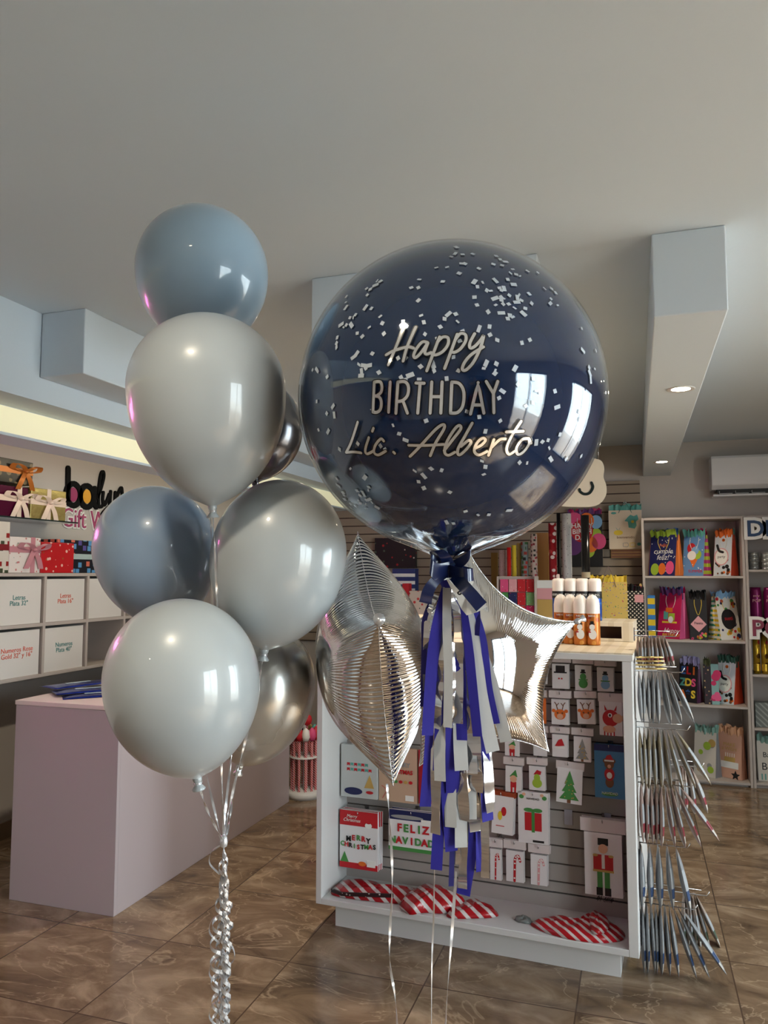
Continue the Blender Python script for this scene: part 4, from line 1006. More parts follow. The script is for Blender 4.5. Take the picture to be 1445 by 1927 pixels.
def p_tree(c):
    def f(q, w, h):
        for i in range(3): q.prism([(-w * (.28 - .07 * i), h * (.2 + .16 * i)), (w * (.28 - .07 * i), h * (.2 + .16 * i)), (0, h * (.48 + .16 * i))], .001, 0, None, -.001 - .0003 * i)
        q.box(-w * .05, w * .05, -.001, 0, h * .13, h * .2, 1)
        r = random.Random(1)
        for i in range(10): q.disc(r.uniform(-w * .15, w * .15), r.uniform(h * .24, h * .6), .002, .002, -.002, 2, n=6)
        return inks(c, 'brown', 'gold')
    return f
def p_santahat(q, w, h): q.prism([(-w * .25, h * .45), (w * .22, h * .5), (w * .1, h * .72), (-w * .05, h * .68)], .001, 0, None, -.001); q.box(-w * .27, w * .25, -.0016, 0, h * .4, h * .47, 1); return inks('red', 'white')
def p_elf(q, w, h):
    q.disc(0, h * .5, w * .15, h * .1, -.0005, 1); q.prism([(-w * .18, h * .56), (w * .18, h * .56), (w * .1, h * .76)], .001, 2, None, -.0012); q.box(-w * .13, w * .13, -.001, 0, h * .26, h * .42, 0); q.box(-w * .12, -w * .04, -.001, 0, h * .12, h * .26, 0); q.box(w * .04, w * .12, -.001, 0, h * .12, h * .26, 0); return inks('red', 'peach', 'green')
def p_pear(q, w, h): q.disc(0, h * .34, w * .22, h * .14, -.0004, 0); q.disc(0, h * .5, w * .14, h * .12, -.0005, 0); q.prism([(-w * .16, h * .6), (w * .16, h * .6), (w * .2, h * .7), (0, h * .74)], .001, 1, None, -.001); return inks('lime', 'red')
def p_cane(c):
    def f(q, w, h):
        pts = [tuple(v) for v in spline([V((-w * .02, h * .15)), V((-w * .0, h * .5)), V((w * .02, h * .68)), V((w * .14, h * .74)), V((w * .22, h * .62))], 4)]
        q.stroke(pts, w * .1, .001, 0, None, -.001)
        for i in range(1, len(pts) - 1, 2): q.disc(pts[i][0], pts[i][1], w * .04, w * .03, -.001, 1, n=8)
        return inks(c, 'white')
    return f
def p_bulb(q, w, h): q.disc(w * .05, h * .6, w * .12, h * .12, -.0004, 0); q.disc(-w * .12, h * .48, w * .1, h * .12, -.0006, 1); q.box(-w * .3, w * .1, -.001, 0, h * .2, h * .22, 0); return inks('red', 'yellow')
def p_gift(q, w, h):
    q.box(-w * .28, w * .28, -.001, 0, h * .25, h * .6, 0); q.box(-w * .05, w * .05, -.0016, 0, h * .22, h * .66, 1); q.disc(-w * .15, h * .65, w * .16, h * .04, -.0012, 1); q.disc(w * .15, h * .65, w * .16, h * .04, -.0012, 1)
    for s in (-1, 1): q.disc(s * w * .38, h * .9, w * .08, h * .04, -.0004, 1); q.disc(s * w * .3, h * .95, w * .06, h * .03, -.0005, 2)
    q.box(-w * .02, w * .35, -.001, 0, h * .03, h * .07, 3); q.text('NAVIDAD', .012, TF(T3((0, 0, 0)), 0, h * .85), 3, .0003); return inks('red', 'green', 'peach', 'black')
def p_nutcracker(q, w, h):
    q.box(-w * .13, w * .13, -.001, 0, h * .42, h * .6, 0); q.disc(0, h * .67, w * .09, h * .055, -.001, 2); q.box(-w * .1, w * .1, -.0016, 0, h * .71, h * .79, 1); q.box(-w * .03, w * .03, -.0018, 0, h * .44, h * .6, 3)
    for s in (-1, 1): q.box(s * w * .15 - w * .04, s * w * .15 + w * .04, -.001, 0, h * .42, h * .58, 0); q.box(s * w * .07 - w * .05, s * w * .07 + w * .05, -.001, 0, h * .2, h * .42, 4); q.box(s * w * .08 - w * .06, s * w * .08 + w * .06, -.0013, 0, h * .13, h * .22, 1); q.disc(s * w * .15, h * .59, w * .05, h * .015, -.0016, 5)
    q.box(-w * .2, w * .2, -.0011, 0, h * .4, h * .425, 5); q.text('41 cms', .016, TF(T3((0, 0, 0)), 0, h * .06), 1, .0003)
    return inks('red', 'black', 'peach', 'white', 'green', 'gold')
def p_bear(q, w, h):
    q.box(-w * .5, w * .5, -.0006, 0, h * .88, h, 1); q.disc(0, h * .45, w * .17, h * .12, -.001, 2); q.disc(-.0, h * .3, w * .14, h * .1, -.0008, 3); q.disc(0, h * .64, w * .16, h * .1, -.0012, 3); q.disc(-w * .15, h * .7, w * .06, h * .04, -.001, 3); q.disc(w * .15, h * .7, w * .06, h * .04, -.001, 3)
    q.prism([(-w * .16, h * .7), (w * .16, h * .71), (w * .05, h * .82), (-w * .08, h * .8)], .001, 2, None, -.0024); q.box(-w * .16, w * .16, -.003, 0, h * .69, h * .72, 0); q.disc(0, h * .43, w * .09, h * .06, -.0022, 0); q.disc(0, h * .6, w * .06, h * .035, -.0022, 4); q.disc(0, h * .08, w * .28, h * .035, -.001, 5)
    q.text('NAVIDAD', .014, TF(T3((0, -.0015, 0)), 0, h * .075), 0, .0003)
    return inks('white', 'navy', 'red', 'brown', 'peach', 'green')
def lighten(s): return INK[s]
m_hdr = mat('header_card', C(214, 204, 204), .6); m_card = mat('insert_card', C(228, 224, 226), .5)
DPX = F
def pack(label, x0, y0, x1, y1, pic, card=None, n=1, yloc=None, tilt=0, body=m_card, hdr=m_hdr, hh=.2, film=True, name='hanging_pack', cat='hanging pack', group='carded packs on the slat display', pic_full=False):
    """pack region in pixels; header strip on top, clear pouch with a printed card below"""
    y = DY - .055 - .012 * n if yloc is None else yloc
    p = dl((x0 + x1) / 2, y0, y); q_ = dl((x0 + x1) / 2, y1, y); a = dl(x0, (y0 + y1) / 2, y); b = dl(x1, (y0 + y1) / 2, y)
    w = b.x - a.x; h = p.z - q_.z; cx = p.x
    # hook
    hk = MB().tube([(0, DY - .007, 0), (0, y - .012, 0), (0, y - .016, .012)], .0018, 6); hk.box(-.01, .01, DY - .009, DY - .007, -.012, .012)
    ho = hk.build('display_hook', m_chrome); ho.matrix_world = MD @ T3((cx, 0, p.z - .012)); ho.location = ho.matrix_world.to_translation(); ho.rotation_euler = (0, 0, DA)
    tag(ho, 'wire hook carrying the ' + ' '.join(label.replace(',', '').split()[:11]), 'hook', 'hooks on the slat display')
    base = None
    for k in range(n):
        yy = y + k * .012
        Mx = MD @ T3((cx + .002 * k, yy, q_.z)) @ Matrix.Rotation(math.radians(tilt + random.uniform(-1.2, 1.2) * (k > 0)), 4, 'Y')
        lb = label
        if k > 0:
            r = dup(base, Mx, ('second', 'third', 'fourth')[k - 1] + ' pack behind the ' + ' '.join(label.replace(',', '').split()[:11]), group); continue
        t = thing(name, lb, cat, M=Mx, group=group)
        base = t
        if hh: MB().box(-w / 2, w / 2, -.0018, .0018, h * (1 - hh), h).build('header_card', hdr, t)
        cw, cz0, cz1 = (w * .78, h * .05, h * (1 - hh) - h * .04) if card is None else card
        if card is not None: cw *= w; cz0 *= h; cz1 *= h
        q = MB().box(-cw / 2, cw / 2, -.002, .006, 0, cz1 - cz0); co = q.build('printed_card', body, t); co.location = (0, 0, cz0)
        if pic:
            q = MB(); ms = pic(q, cw, cz1 - cz0)
            if ms:
                po = q.build('picture', ms, co); kk = 1.38 if (film and hh) else 1.0; po.scale = (kk, 1, kk); po.location = (0, -.0022, -(cz1 - cz0) * .45 * (kk - 1))
        if film:
            q = MB(); nx, nz = 6, 8; rnd = random.Random(label); zt = h * (1 - hh); vs = []
            for s in (-1, 1):
                for i in range(nx + 1):
                    for j in range(nz + 1):
                        e = math.sin(PI * i / nx) ** .4 * math.sin(PI * j / nz) ** .4 if 0 < i < nx and 0 < j < nz else 0
                        vs.append((-w / 2 + w * i / nx, s * (.0085 * e + .0004) + rnd.uniform(-.0008, .0008), zt * j / nz))
            fs = []
            for s in (0, 1):
                o = s * (nx + 1) * (nz + 1)
                for i in range(nx):
                    for j in range(nz):
                        f = (o + i * (nz + 1) + j, o + (i + 1) * (nz + 1) + j, o + (i + 1) * (nz + 1) + j + 1, o + i * (nz + 1) + j + 1); fs.append(f if s == 0 else f[::-1])
            MB().add(vs, fs, 0, None, True).build('clear_pouch', m_pouch, t)
    return base
c5 = lambda a, b, c, d: (860 + a / 4.014, 1180 + b / 4.014, 860 + c / 4.014, 1180 + d / 4.014)
c6 = lambda a, b, c, d: (860 + a / 2.89, 1500 + b / 2.89, 860 + c / 2.89, 1500 + d / 2.89)
c4 = lambda a, b, c, d: (560 + a / 3.6125, 1380 + b / 3.6125, 560 + c / 3.6125, 1380 + d / 3.6125)
K = pack
K('dark grey pack half hidden by the star, top row of the slat display', *c5(590, 215, 690, 440), None, n=1)
K('pack with a black top hat card in the top row', *c5(698, 215, 858, 478), p_hat, n=2)
K('pack with a green snowman card in the top row', *c5(870, 225, 1028, 492), p_snowman('green'), n=2)
K('pack with a blue snowman card, last of the top row', *c5(1036, 245, 1196, 498), p_snowman('sky'), n=2)
K('pack with an orange insert half hidden by the star balloon', *c5(585, 475, 680, 740), None, body=INK['orange'])
K('pack with a small reindeer face below the top hat pack', *c5(692, 482, 858, 750), p_deer, n=2)
K('pack with a reindeer face below the green snowman pack', *c5(890, 485, 1058, 745), p_deer, n=2, tilt=-2)
K('larger pack with a red toy reindeer by the right post', *c5(1062, 500, 1250, 825), p_bigdeer, n=2, card=(.92, .02, .8))
K('pack with a red figure hanging under the tassel end', *c5(345, 820, 485, 980), p_elf, hh=.1)
K('grey pack hanging just behind the lower star tip', *c5(560, 745, 690, 985), None, n=1)
K('pack with a red pointed hat card in the third row', *c5(700, 755, 848, 992), p_santahat, n=2)
K('pack with a thin grey Christmas tree card', *c5(858, 765, 1024, 1030), p_tree('grey'), n=2, tilt=1)
K('pack with a red elf card in the fourth row', *c5(345, 985, 500, 1260), p_elf, n=2, tilt=1)
K('pack with a yellow green pear shape in a red hat', *c5(525, 990, 680, 1245), p_pear, n=2)
K('pack with a large green Christmas tree card', *c5(732, 1015, 945, 1330), p_tree('green'), n=1, tilt=3, card=(.9, .0, .84))
K('blue pack with a brown bear in a red Christmas coat', *c5(1030, 885, 1262, 1297), p_bear, n=2, hh=0, card=(.97, .01, .99), body=mat('bear_blue', C(70, 130, 175), .35))
K('white cards with red bulb behind the tassel, red header', *c6(178, -30, 305, 200), p_bulb, n=3, tilt=3, hh=.12, hdr=flat('header_red', 150, 60, 30), film=False, card=(.9, 0, .9))
K('pack with a red gift and green bow card', *c6(326, -30, 498, 255), p_gift, n=2, hh=0, card=(.95, .01, .99))
K('narrow candy cane pack beside the tassel, bottom row', *c6(170, 225, 248, 462), p_cane('red'), n=2)
K('pack with a bold red and white candy cane', *c6(252, 235, 374, 472), p_cane('red'), n=2)
K('pack with a thin pink candy cane, last of the bottom row', *c6(386, 258, 500, 490), p_cane('rose'), n=2)
K('large pack with a red and green nutcracker soldier', *c6(668, 120, 912, 545), p_nutcracker, n=3, hh=.17, card=(.84, .02, .82))
def p_garland(q, w, h):
    for r in range(2):
        for i in range(6 + r):
            q.prism([(-w * .33 + i * w * .1, h * (.66 - .1 * r)), (-w * .25 + i * w * .1, h * (.66 - .1 * r)), (-w * .25 + i * w * .1, h * (.6 - .1 * r)), (-w * .29 + i * w * .1, h * (.62 - .1 * r)), (-w * .33 + i * w * .1, h * (.6 - .1 * r))], .001, i % 2, None, -.001)
    q.prism([(w * .15, h * .2), (w * .42, h * .2), (w * .3, h * .45)], .001, 2, None, -.001); q.disc(-w * .15, h * .12, w * .25, h * .07, -.0008, 3); q.disc(w * .3, h * .12, w * .1, h * .03, -.0008, 0)
    return inks('red', 'teal', 'gold', 'navy')
K('clear pack of a small pennant garland by the left post', *c4(288, 75, 548, 445), p_garland, n=3, hh=0, card=(.94, .02, .98), body=mat('silver_card', C(196, 200, 200), .35))
def p_kraft(q, w, h):
    q.text('MERRY', .026, TF(T3((0, -.001, 0)), w * .1, h * .66), 0, .0003, off=.001); q.text('CHRISTMAS', .024, TF(T3((0, -.001, 0)), w * .04, h * .53), 1, .0003, off=.001)
    for i, m in enumerate((2, 1, 3, 1)): q.disc(-w * .05 + i * w * .13, h * .38, w * .05, h * .03, -.001, m)
    q.box(w * .2, w * .42, -.001, 0, h * .04, h * .14, 4); q.stroke([tuple(v) for v in spline([V((-w * .4, h * .05)), V((-w * .3, h * .2)), V((-w * .42, h * .28))], 4)], .002, .001, 1, None, -.001)
    return inks('grey', 'red', 'green', 'gold', 'white')
K('kraft coloured pack reading MERRY CHRISTMAS behind the star tip', *c4(552, 100, 810, 467), p_kraft, n=2, hh=0, film=False, card=(1, 0, 1), body=mat('kraft_card', C(196, 164, 140), .6))
K('red pack partly hidden behind the blue tassel', *c4(822, 115, 900, 480), None, n=2, hh=0, film=False, card=(1, 0, 1), body=mat('red_card', C(160, 24, 38), .5))
def p_merry(q, w, h):
    q.box(-w * .5, w * .5, -.0006, 0, h * .74, h, 0); q.text('Merry\nChristmas', .02, TF(T3((0, -.001, 0)), -w * .18, h * .88), 2, .0003, shear=.3); q.disc(w * .26, h * .77, w * .09, h * .05, -.001, 2); q.disc(w * .26, h * .83, w * .07, h * .03, -.0012, 0)
    for i, c in enumerate('MERRY'): q.text(c, w * .17, TF(T3((0, -.001, 0)), -w * .26 + i * w * .13, h * (.5 - .008 * (i - 2) ** 2 + .0)), (3, 0, 1, 0, 3)[i], .0004, off=.0012)
    for i, c in enumerate('CHRISTMAS'): q.text(c, w * .15, TF(T3((0, -.001, 0)), -w * .42 + i * w * .105, h * (.38 - .008 * (4 - abs(i - 4)) ** 1)), (1, 0, 3, 1, 0, 3, 1, 0, 3)[i], .0004, off=.001)
    q.prism([(-w * .48, h * .1), (-w * .26, h * .1), (-w * .37, h * .28)], .001, 1, None, -.001); q.box(-w * .5, w * .5, -.0008, 0, 0, h * .1, 0); q.disc(w * .1, h * .1, w * .1, h * .04, -.001, 4); q.box(w * .22, w * .44, -.002, 0, h * .06, h * .17, 2)
    return inks('red', 'green', 'white', 'black', 'orange')
K('red headed pack reading MERRY CHRISTMAS above the stockings', *c4(282, 530, 550, 922), p_merry, n=4, hh=0, film=False, card=(.96, 0, 1))
def p_feliz(q, w, h):
    q.box(-w * .5, w * .5, -.0006, 0, h * .76, h, 2); q.disc(-w * .1, h * .84, w * .35, h * .05, -.0012, 3)
    for i, c in enumerate('FELIZ'): q.text(c, w * .21, TF(T3((0, -.001, 0)), -w * .26 + i * w * .14, h * .48), i % 2, .0004, off=.0018)
    for i, c in enumerate('NAVIDAD'): q.text(c, w * .19, TF(T3((0, -.001, 0)), -w * .41 + i * w * .137, h * .18), (i + 1) % 2, .0004, off=.0016)
    q.box(-w * .5, w * .5, -.0008, 0, 0, h * .09, 1); q.box(w * .2, w * .42, -.0022, 0, h * .68, h * .82, 4)
    return inks('red', 'green', 'navy', 'grey', 'white')
K('white and green pack reading FELIZ NAVIDAD', *c4(618, 530, 935, 805), p_feliz, n=3, hh=0, film=False, card=(1, 0, 1))
for k, (r, lb) in enumerate(((c6(583, 65, 628, 152), 'clear plastic price holder on the empty slats'), (c6(800, 85, 838, 120), 'clear plastic price holder over the nutcracker pack'))):
    y = DY - .0075; a = dl(r[0], r[1], y); b = dl(r[2], r[3], y)
    o = MB().box(a.x, b.x, y - .003, y, b.z, a.z).build('price_holder', mat('frosted_plastic', C(180, 180, 196), .2, coat=.3)); o.matrix_world = MD; o.location = MD.to_translation(); o.rotation_euler = (0, 0, DA); tag(o, lb, 'price holder')

# ------------------------------------------------------------------ striped stockings on the bottom shelf
m_stock = pattern('candy_stripe_satin', C(164, 10, 24), [C(200, 192, 190)], 9.0, .30, .28, coat=.2, kind='diag')
m_stock2 = pattern('candy_stripe_satin_fine', C(176, 14, 28), [C(200, 190, 188)], 13.0, .3, .3, coat=.2, kind='diag')
m_cuff = pattern('dark_cuff', C(40, 14, 18), [C(190, 180, 178)], 60, .22, .5)
def stocking(label, outline, zb, zh, m, cuff=None, layers=1):
    zh *= .6
    """outline in photo pixels lying on the shelf at height zb; puffed cloth"""
    pts = [V((q.x, q.y)) for q in (MDi @ onz(u, v, zb) for u, v in outline)]
    pts = spline(pts, 4, True)
    for p in pts: p.y = min(p.y, DY - .012); p.x = min(max(p.x, .03), DW - .042)
    c = sum(pts, V((0, 0))) / len(pts)
    t = thing('christmas_stocking', label, 'stocking', M=MD @ T3((c.x, c.y, zb)))
    rings = 7; vs = []; fs = []; n = len(pts)
    for r in range(rings):
        k = 1 - (r / (rings - 1)) * .97
        hh = zh * math.sqrt(max(0, 1 - k * k))
        for i, p in enumerate(pts):
            e = p - c
            vs.append((e.x * k, e.y * k, .0005 + hh + (.004 * math.sin(i * .9 + r) if 0 < r < rings - 1 else 0)))
    for r in range(rings - 1):
        for i in range(n): a = r * n + i; b = r * n + (i + 1) % n; fs.append((a, b, b + n, a + n))
    fs.append([(rings - 1) * n + i for i in range(n)]); fs.append(list(range(n))[::-1])
    MB().add(vs, fs, 0, None, True).build('fabric', m, t)
    if cuff:
        P = [MDi @ onz(u, v, zb) for u, v in cuff]
        q = MB(); q.ribbon([V((p.x - c.x, min(p.y, DY - .02) - c.y, .012 + .008 * i % 2)) for i, p in enumerate(P)], [(0, 0, 1)] * len(P), .014, 0, .008); q.build('cuff', m_cuff, t)
    return t
g4 = lambda l: [(560 + a / 3.6125, 1380 + b / 3.6125) for a, b in l]
g6 = lambda l: [(860 + a / 2.89, 1500 + b / 2.89) for a, b in l]
stocking('long red and white striped stocking lying along the shelf by the left post', g4([(225, 1085), (290, 1000), (480, 1020), (700, 1060), (850, 1085), (860, 1150), (700, 1160), (480, 1140), (300, 1115)]), .127, .05, m_stock, g4([(232, 1085), (300, 1125), (450, 1145), (650, 1165)]))
stocking('striped stocking foot lying on top in the middle of the shelf', g4([(690, 1180), (740, 1110), (870, 1060), (960, 1070), (1060, 1110), (1150, 1160), (1140, 1190), (1000, 1225), (860, 1220), (760, 1235)]), .129, .09, m_stock)
stocking('shiny striped stocking tip pointing to the shelf centre', g4([(1010, 1235), (1090, 1170), (1200, 1140), (1290, 1170), (1355, 1215), (1350, 1250), (1200, 1260), (1060, 1260)]), .127, .045, m_stock)
stocking('fine striped stocking lying near the right post', g6([(400, 690), (450, 665), (560, 668), (690, 700), (720, 660), (770, 640), (850, 690), (905, 730), (905, 775), (800, 795), (640, 780), (500, 745), (430, 715)]), .127, .05, m_stock2)
stocking('folded striped stocking toe leaning on the fine striped one', g6([(720, 700), (715, 650), (745, 628), (790, 640), (830, 690), (800, 740), (740, 745)]), .15, .035, m_stock2)
q = stocking('grey satin ribbon end beside the fine striped stocking', g6([(312, 665), (345, 645), (405, 672), (398, 690), (340, 682)]), .127, .02, mat('grey_satin', C(120, 124, 122), .3)); q.name = 'satin_ribbon_end'; q['category'] = 'ribbon'
ROOT[q.name] = MD

# ------------------------------------------------------------------ foil packs hanging off the side panel
def blade(h, w, th, ph0=0, ph1=2 * PI, v0=0, v1=1, grow=0):
    """spindle shaped pillow pack hanging from its top edge"""
    q = MB(); nz, nf = 12, 16; vs = []; fs = []
    for j in range(nz + 1):
        v = v0 + (v1 - v0) * j / nz; e = max(.05, math.sin(PI * min(1, v ** 1.15 * 1.0)) ** .55)
        for i in range(nf + 1):
            f = ph0 + (ph1 - ph0) * i / nf; cr = 1 + .10 * math.sin(5 * f + 9 * v)
            vs.append(((th / 2 * e * cr + grow) * math.cos(f), (w / 2 * (.35 + .65 * e) + grow) * math.sin(f), -h * v))
    for j in range(nz):
        for i in range(nf):
            a_ = j * (nf + 1) + i; fs.append((a_, a_ + nf + 1, a_ + nf + 2, a_ + 1))
    q.add(vs, fs, 0, None, True)
    return q
m_fp = [pattern('foil_pack_%s' % n, c, [d], 70, .12, .42, .0) for n, c, d in (('grey', C(150, 134, 124), C(110, 98, 88)), ('blue', C(128, 130, 134), C(84, 88, 96)), ('rose', C(152, 128, 120), C(120, 82, 76)), ('olive', C(138, 126, 104), C(90, 80, 58)))]
m_lab = {'blue': mat('pack_label_blue', C(40, 62, 98), .5), 'red': mat('pack_label_red', C(122, 44, 54), .4), 'silver': mat('pack_label_silver', C(150, 154, 158), .45, .0), 'green': mat('pack_label_green', C(70, 84, 70), .4)}
# rows: (hook y px, first x px, last x px, count, height px, fan deg, material, label, local y, words)
ROWS = [(1196, 1200, 1250, 9, 55, 16, 0, 'red', .16, 'the topmost hook'), (1262, 1202, 1262, 8, 92, 24, 1, 'silver', .12, 'the second hook down'), (1368, 1203, 1272, 9, 105, 30, 3, 'silver', .12, 'the third hook down'),
        (1472, 1206, 1280, 9, 105, 34, 2, 'red', .12, 'the fourth hook down'), (1585, 1205, 1272, 5, 108, 12, 1, 'blue', .12, 'the fifth hook down'), (1697, 1206, 1285, 10, 116, 34, 1, 'blue', .12, 'the lowest front hook')]
ORD = ('first', 'second', 'third', 'fourth', 'fifth', 'sixth', 'seventh', 'eighth', 'ninth', 'tenth')
def side_rows(rows, grp):
    for hy, xa_, xb_, n, hp, fan, mi, lb, yl, words in rows:
        p = dl(xa_, hy, yl); e = dl(xb_, hy, yl)
        x0 = max(p.x, DW + .008); x1 = e.x; z = p.z; L = x1 - x0
        dpt = (dpos(x0, yl, z) - EYE).dot(FH); h = hp * dpt / F
        hk = MB().tube([(DW + .001, 0, 0), (x1 + .04, 0, 0), (x1 + .05, 0, .018)], .0022, 6); hk.tube([(DW + .001, .0, .02), (x1 + .02, 0, .02)], .0018, 6); hk.box(DW + .0005, DW + .004, -.015, .015, -.02, .03)
        o = hk.build('display_hook', m_chrome); M_ = MD @ T3((0, yl, z)); o.location = M_.to_translation(); o.rotation_euler = (0, 0, DA)
        tag(o, 'long double wire hook on the display side, ' + words, 'hook', 'hooks on the display side')
        base = None
        for k in range(n):
            u = k / (n - 1)
            tiltv = -math.radians(fan) * max(0, (u - .45) / .55) ** 1.6
            Mx = MD @ T3((x0 + L * u, yl + random.uniform(-.006, .006), z - .003 - random.uniform(0, .006))) @ Matrix.Rotation(tiltv + math.radians(random.uniform(-2, 2)), 4, 'Y') @ Matrix.Rotation(math.radians(random.uniform(3, 15)), 4, 'Z')
            label = 'crinkled %s foil pack, %s from the side panel on %s' % ({'red': 'rose', 'silver': 'silver', 'blue': 'blue grey', 'green': 'green grey'}[lb], ORD[k], words)
            if base is None:
                t = thing('foil_pack', label, 'foil pack', M=Mx, group=grp); base = t
                th_ = .025 if n < 7 else .019
                blade(h, .085, th_).build('pouch', m_fp[mi], t)
                blade(h, .085, th_, -PI * .52, -PI * .18, .3, .62, .0006).build('window_strip', m_lab['silver'], t)
                blade(h, .085, th_, -PI * .52, -PI * .12, .62, .78, .0008).build('label_card', m_lab[lb], t)
                blade(h, .085, th_, -PI * .5, -PI * .22, .78, .9, .0008).build('barcode_label', mat('barcode_paper', C(176, 172, 166), .6), t)
                MB().box(-.0012, .0012, -.03, .03, -.02, .004).build('top_seal', m_fp[0] if lb != 'red' else m_fp[2], t)
            else: dup(base, Mx, label)
side_rows(ROWS, 'foil packs hooked on the display side')
p = dl(1290, 1690, .42)
side_rows([(1680, 1286, 1310, 8, 90, 26, 0, 'green', .45, 'the low rear hook'), (1440, 1275, 1300, 5, 80, 20, 0, 'red', .42, 'the middle rear hook')], 'foil packs hooked on the display side')
# gold folded packs between the two upper rows
for k in range(4):
    a = dl(1196, 1237 + k * 7, .06); b = dl(1248 + k * 2, 1235 + k * 7, .06)
    o = MB().tube([(0, 0, 0), (b.x - a.x, 0, .004)], .0035, 6).build('gold_hook_bar', mat('gold_wire', C(206, 180, 120), .25, .8)); M_ = MD @ T3((max(a.x, DW + .005), .06, a.z)); o.location = M_.to_translation(); o.rotation_euler = (0, 0, DA)
    tag(o, 'gold metal hook bar, %s from the top, on the display side' % ORD[k], 'hook', 'gold bars on the display side')

# ------------------------------------------------------------------ latex balloons
m_latg = mat('latex_pale_grey', C(172, 180, 184), .3, coat=.7, spec=.5)
m_latb = mat('latex_dusty_blue', C(144, 166, 190), .3, coat=.7)
m_latb2 = mat('latex_light_blue', C(154, 178, 196), .3, coat=.7)
m_latd = mat('latex_chrome_silver', C(200, 200, 196), .27, .7, coat=.3)
m_latk = mat('latex_chrome_dark', C(92, 92, 96), .2, .85, coat=.3)
for m in (m_latg, m_latb, m_latb2):
    b = m.node_tree.nodes['Principled BSDF']; b.inputs['Subsurface Weight'].default_value = .0
    b.inputs['Sheen Weight'].default_value = .25; b.inputs['Sheen Roughness'].default_value = .3
def balloon(label, cx, cy, rpx, d, top, bot, knot, m, name='latex_balloon', ring=None):
    """cx,cy widest centre px; top/bot px extents; knot px"""
    c = at(cx, cy, d); R = rpx * d / F; up_ = (cy - top) * d / F; dn = (bot - cy) * d / F
    kp = at(knot[0], knot[1], d)
    ax = (c - kp); ax.normalize()
    q = ax.to_track_quat('Z', 'X').to_matrix().to_4x4(); M = Matrix.Translation(c) @ q
    t = thing(name, label, 'balloon', M=M, group='latex balloons of the left bunch')
    prof = []
    for i in range(41):
        s = 1 - i / 40; prof.append((max(.0006, R * math.cos(math.asin(min(1, 1 - (1 - s)))) if s < 1 else .0006), up_ * s))
    prof = [(max(.0006, R * math.sin(a)), up_ * math.cos(a)) for a in [PI / 2 * i / 32 for i in range(33)]]
    for i in range(1, 40):
        s = i / 40; prof.append((max(.009, R * (1 - s ** 2.15) ** .62), -dn * s))
    prof.append((.008, -dn - .002)); 
    MB().lathe(prof[::-1], 72, 0).build('balloon_skin', m, t)
    k = MB().lathe([(.001, -dn - .024), (.011, -dn - .024), (.012, -dn - .022), (.007, -dn - .016), (.0055, -dn - .012), (.008, -dn - .007), (.0085, -dn), (.005, -dn + .002)], 20)
    k.build('neck_knot', m, t)
    r = MB()
    for z in (-.012, -.010): r.lathe([(.0062, -dn + z), (.0078, -dn + z - .001), (.0062, -dn + z - .002)], 16)
    r.build('ribbon_tie', m_silver, t)
    return t, M @ V((0, 0, -dn - .012)), M @ V((0, 0, -dn - .012))
m_silver = mat('silver_foil_ribbon', C(226, 227, 230), .2, .6)
KN = []
for a in ((('light blue balloon at the top of the left bunch'), 381, 512, 122, 1.68, 391, 660, (384, 668), m_latb2),
          (('pale grey teardrop balloon below the light blue top balloon'), 390, 735, 146.5, 1.40, 592, 950, (400, 956), m_latg),
          (('dark chrome balloon peeping out beside the navy bubble balloon'), 487, 808, 82, 1.76, 716, 906, (480, 915), m_latk),
          (('dusty blue balloon behind the pale grey ones on the left side'), 293, 1035, 113, 1.66, 914, 1180, (330, 1195), m_latb),
          (('pale grey balloon on the right of the left bunch'), 525, 1046, 126.5, 1.50, 902, 1222, (497, 1228), m_latg),
          (('lowest and largest pale grey balloon in front of the counter'), 343, 1280, 143, 1.34, 1127, 1463, (372, 1470), m_latg),
          (('chrome silver balloon behind the lowest pale grey balloon'), 492, 1300, 99, 1.70, 1178, 1444, (448, 1452), m_latd)):
    KN.append(balloon(*a)[1])

# ------------------------------------------------------------------ ribbons of the left bunch
GA = at(421, 1584, 1.50)
rb = thing('ribbon_bundle', 'silver curling ribbons gathered below the left balloon bunch', 'ribbon bundle', GA)
def wob(p, q, n, amp, sd):
    r = random.Random(sd); ph = r.uniform(0, 6); out = []
    for i in range(n + 1):
        s = i / n; e = math.sin(PI * s)
        out.append(V(p).lerp(V(q), s) + RH * (amp * e * math.sin(ph + 3 * s)) )
    return out
for i, kp in enumerate(KN):
    pts = wob(kp + V((0, 0, -.0)), GA + V((random.uniform(-.003, .003), random.uniform(-.003, .003), random.uniform(-.01, .01))), 24, .004, i)
    wd_ = [RH * math.cos(.5 * j + i) + FH * math.sin(.5 * j + i) for j in range(25)]
    MB().ribbon(pts, wd_, .005, 0).build('straight_ribbon', m_silver, rb, world=True)
MB().lathe([(.001, -.012), (.007, -.008), (.008, 0), (.006, .01), (.001, .014)], 14).build('knot', m_silver, rb)
rnd = random.Random(5)
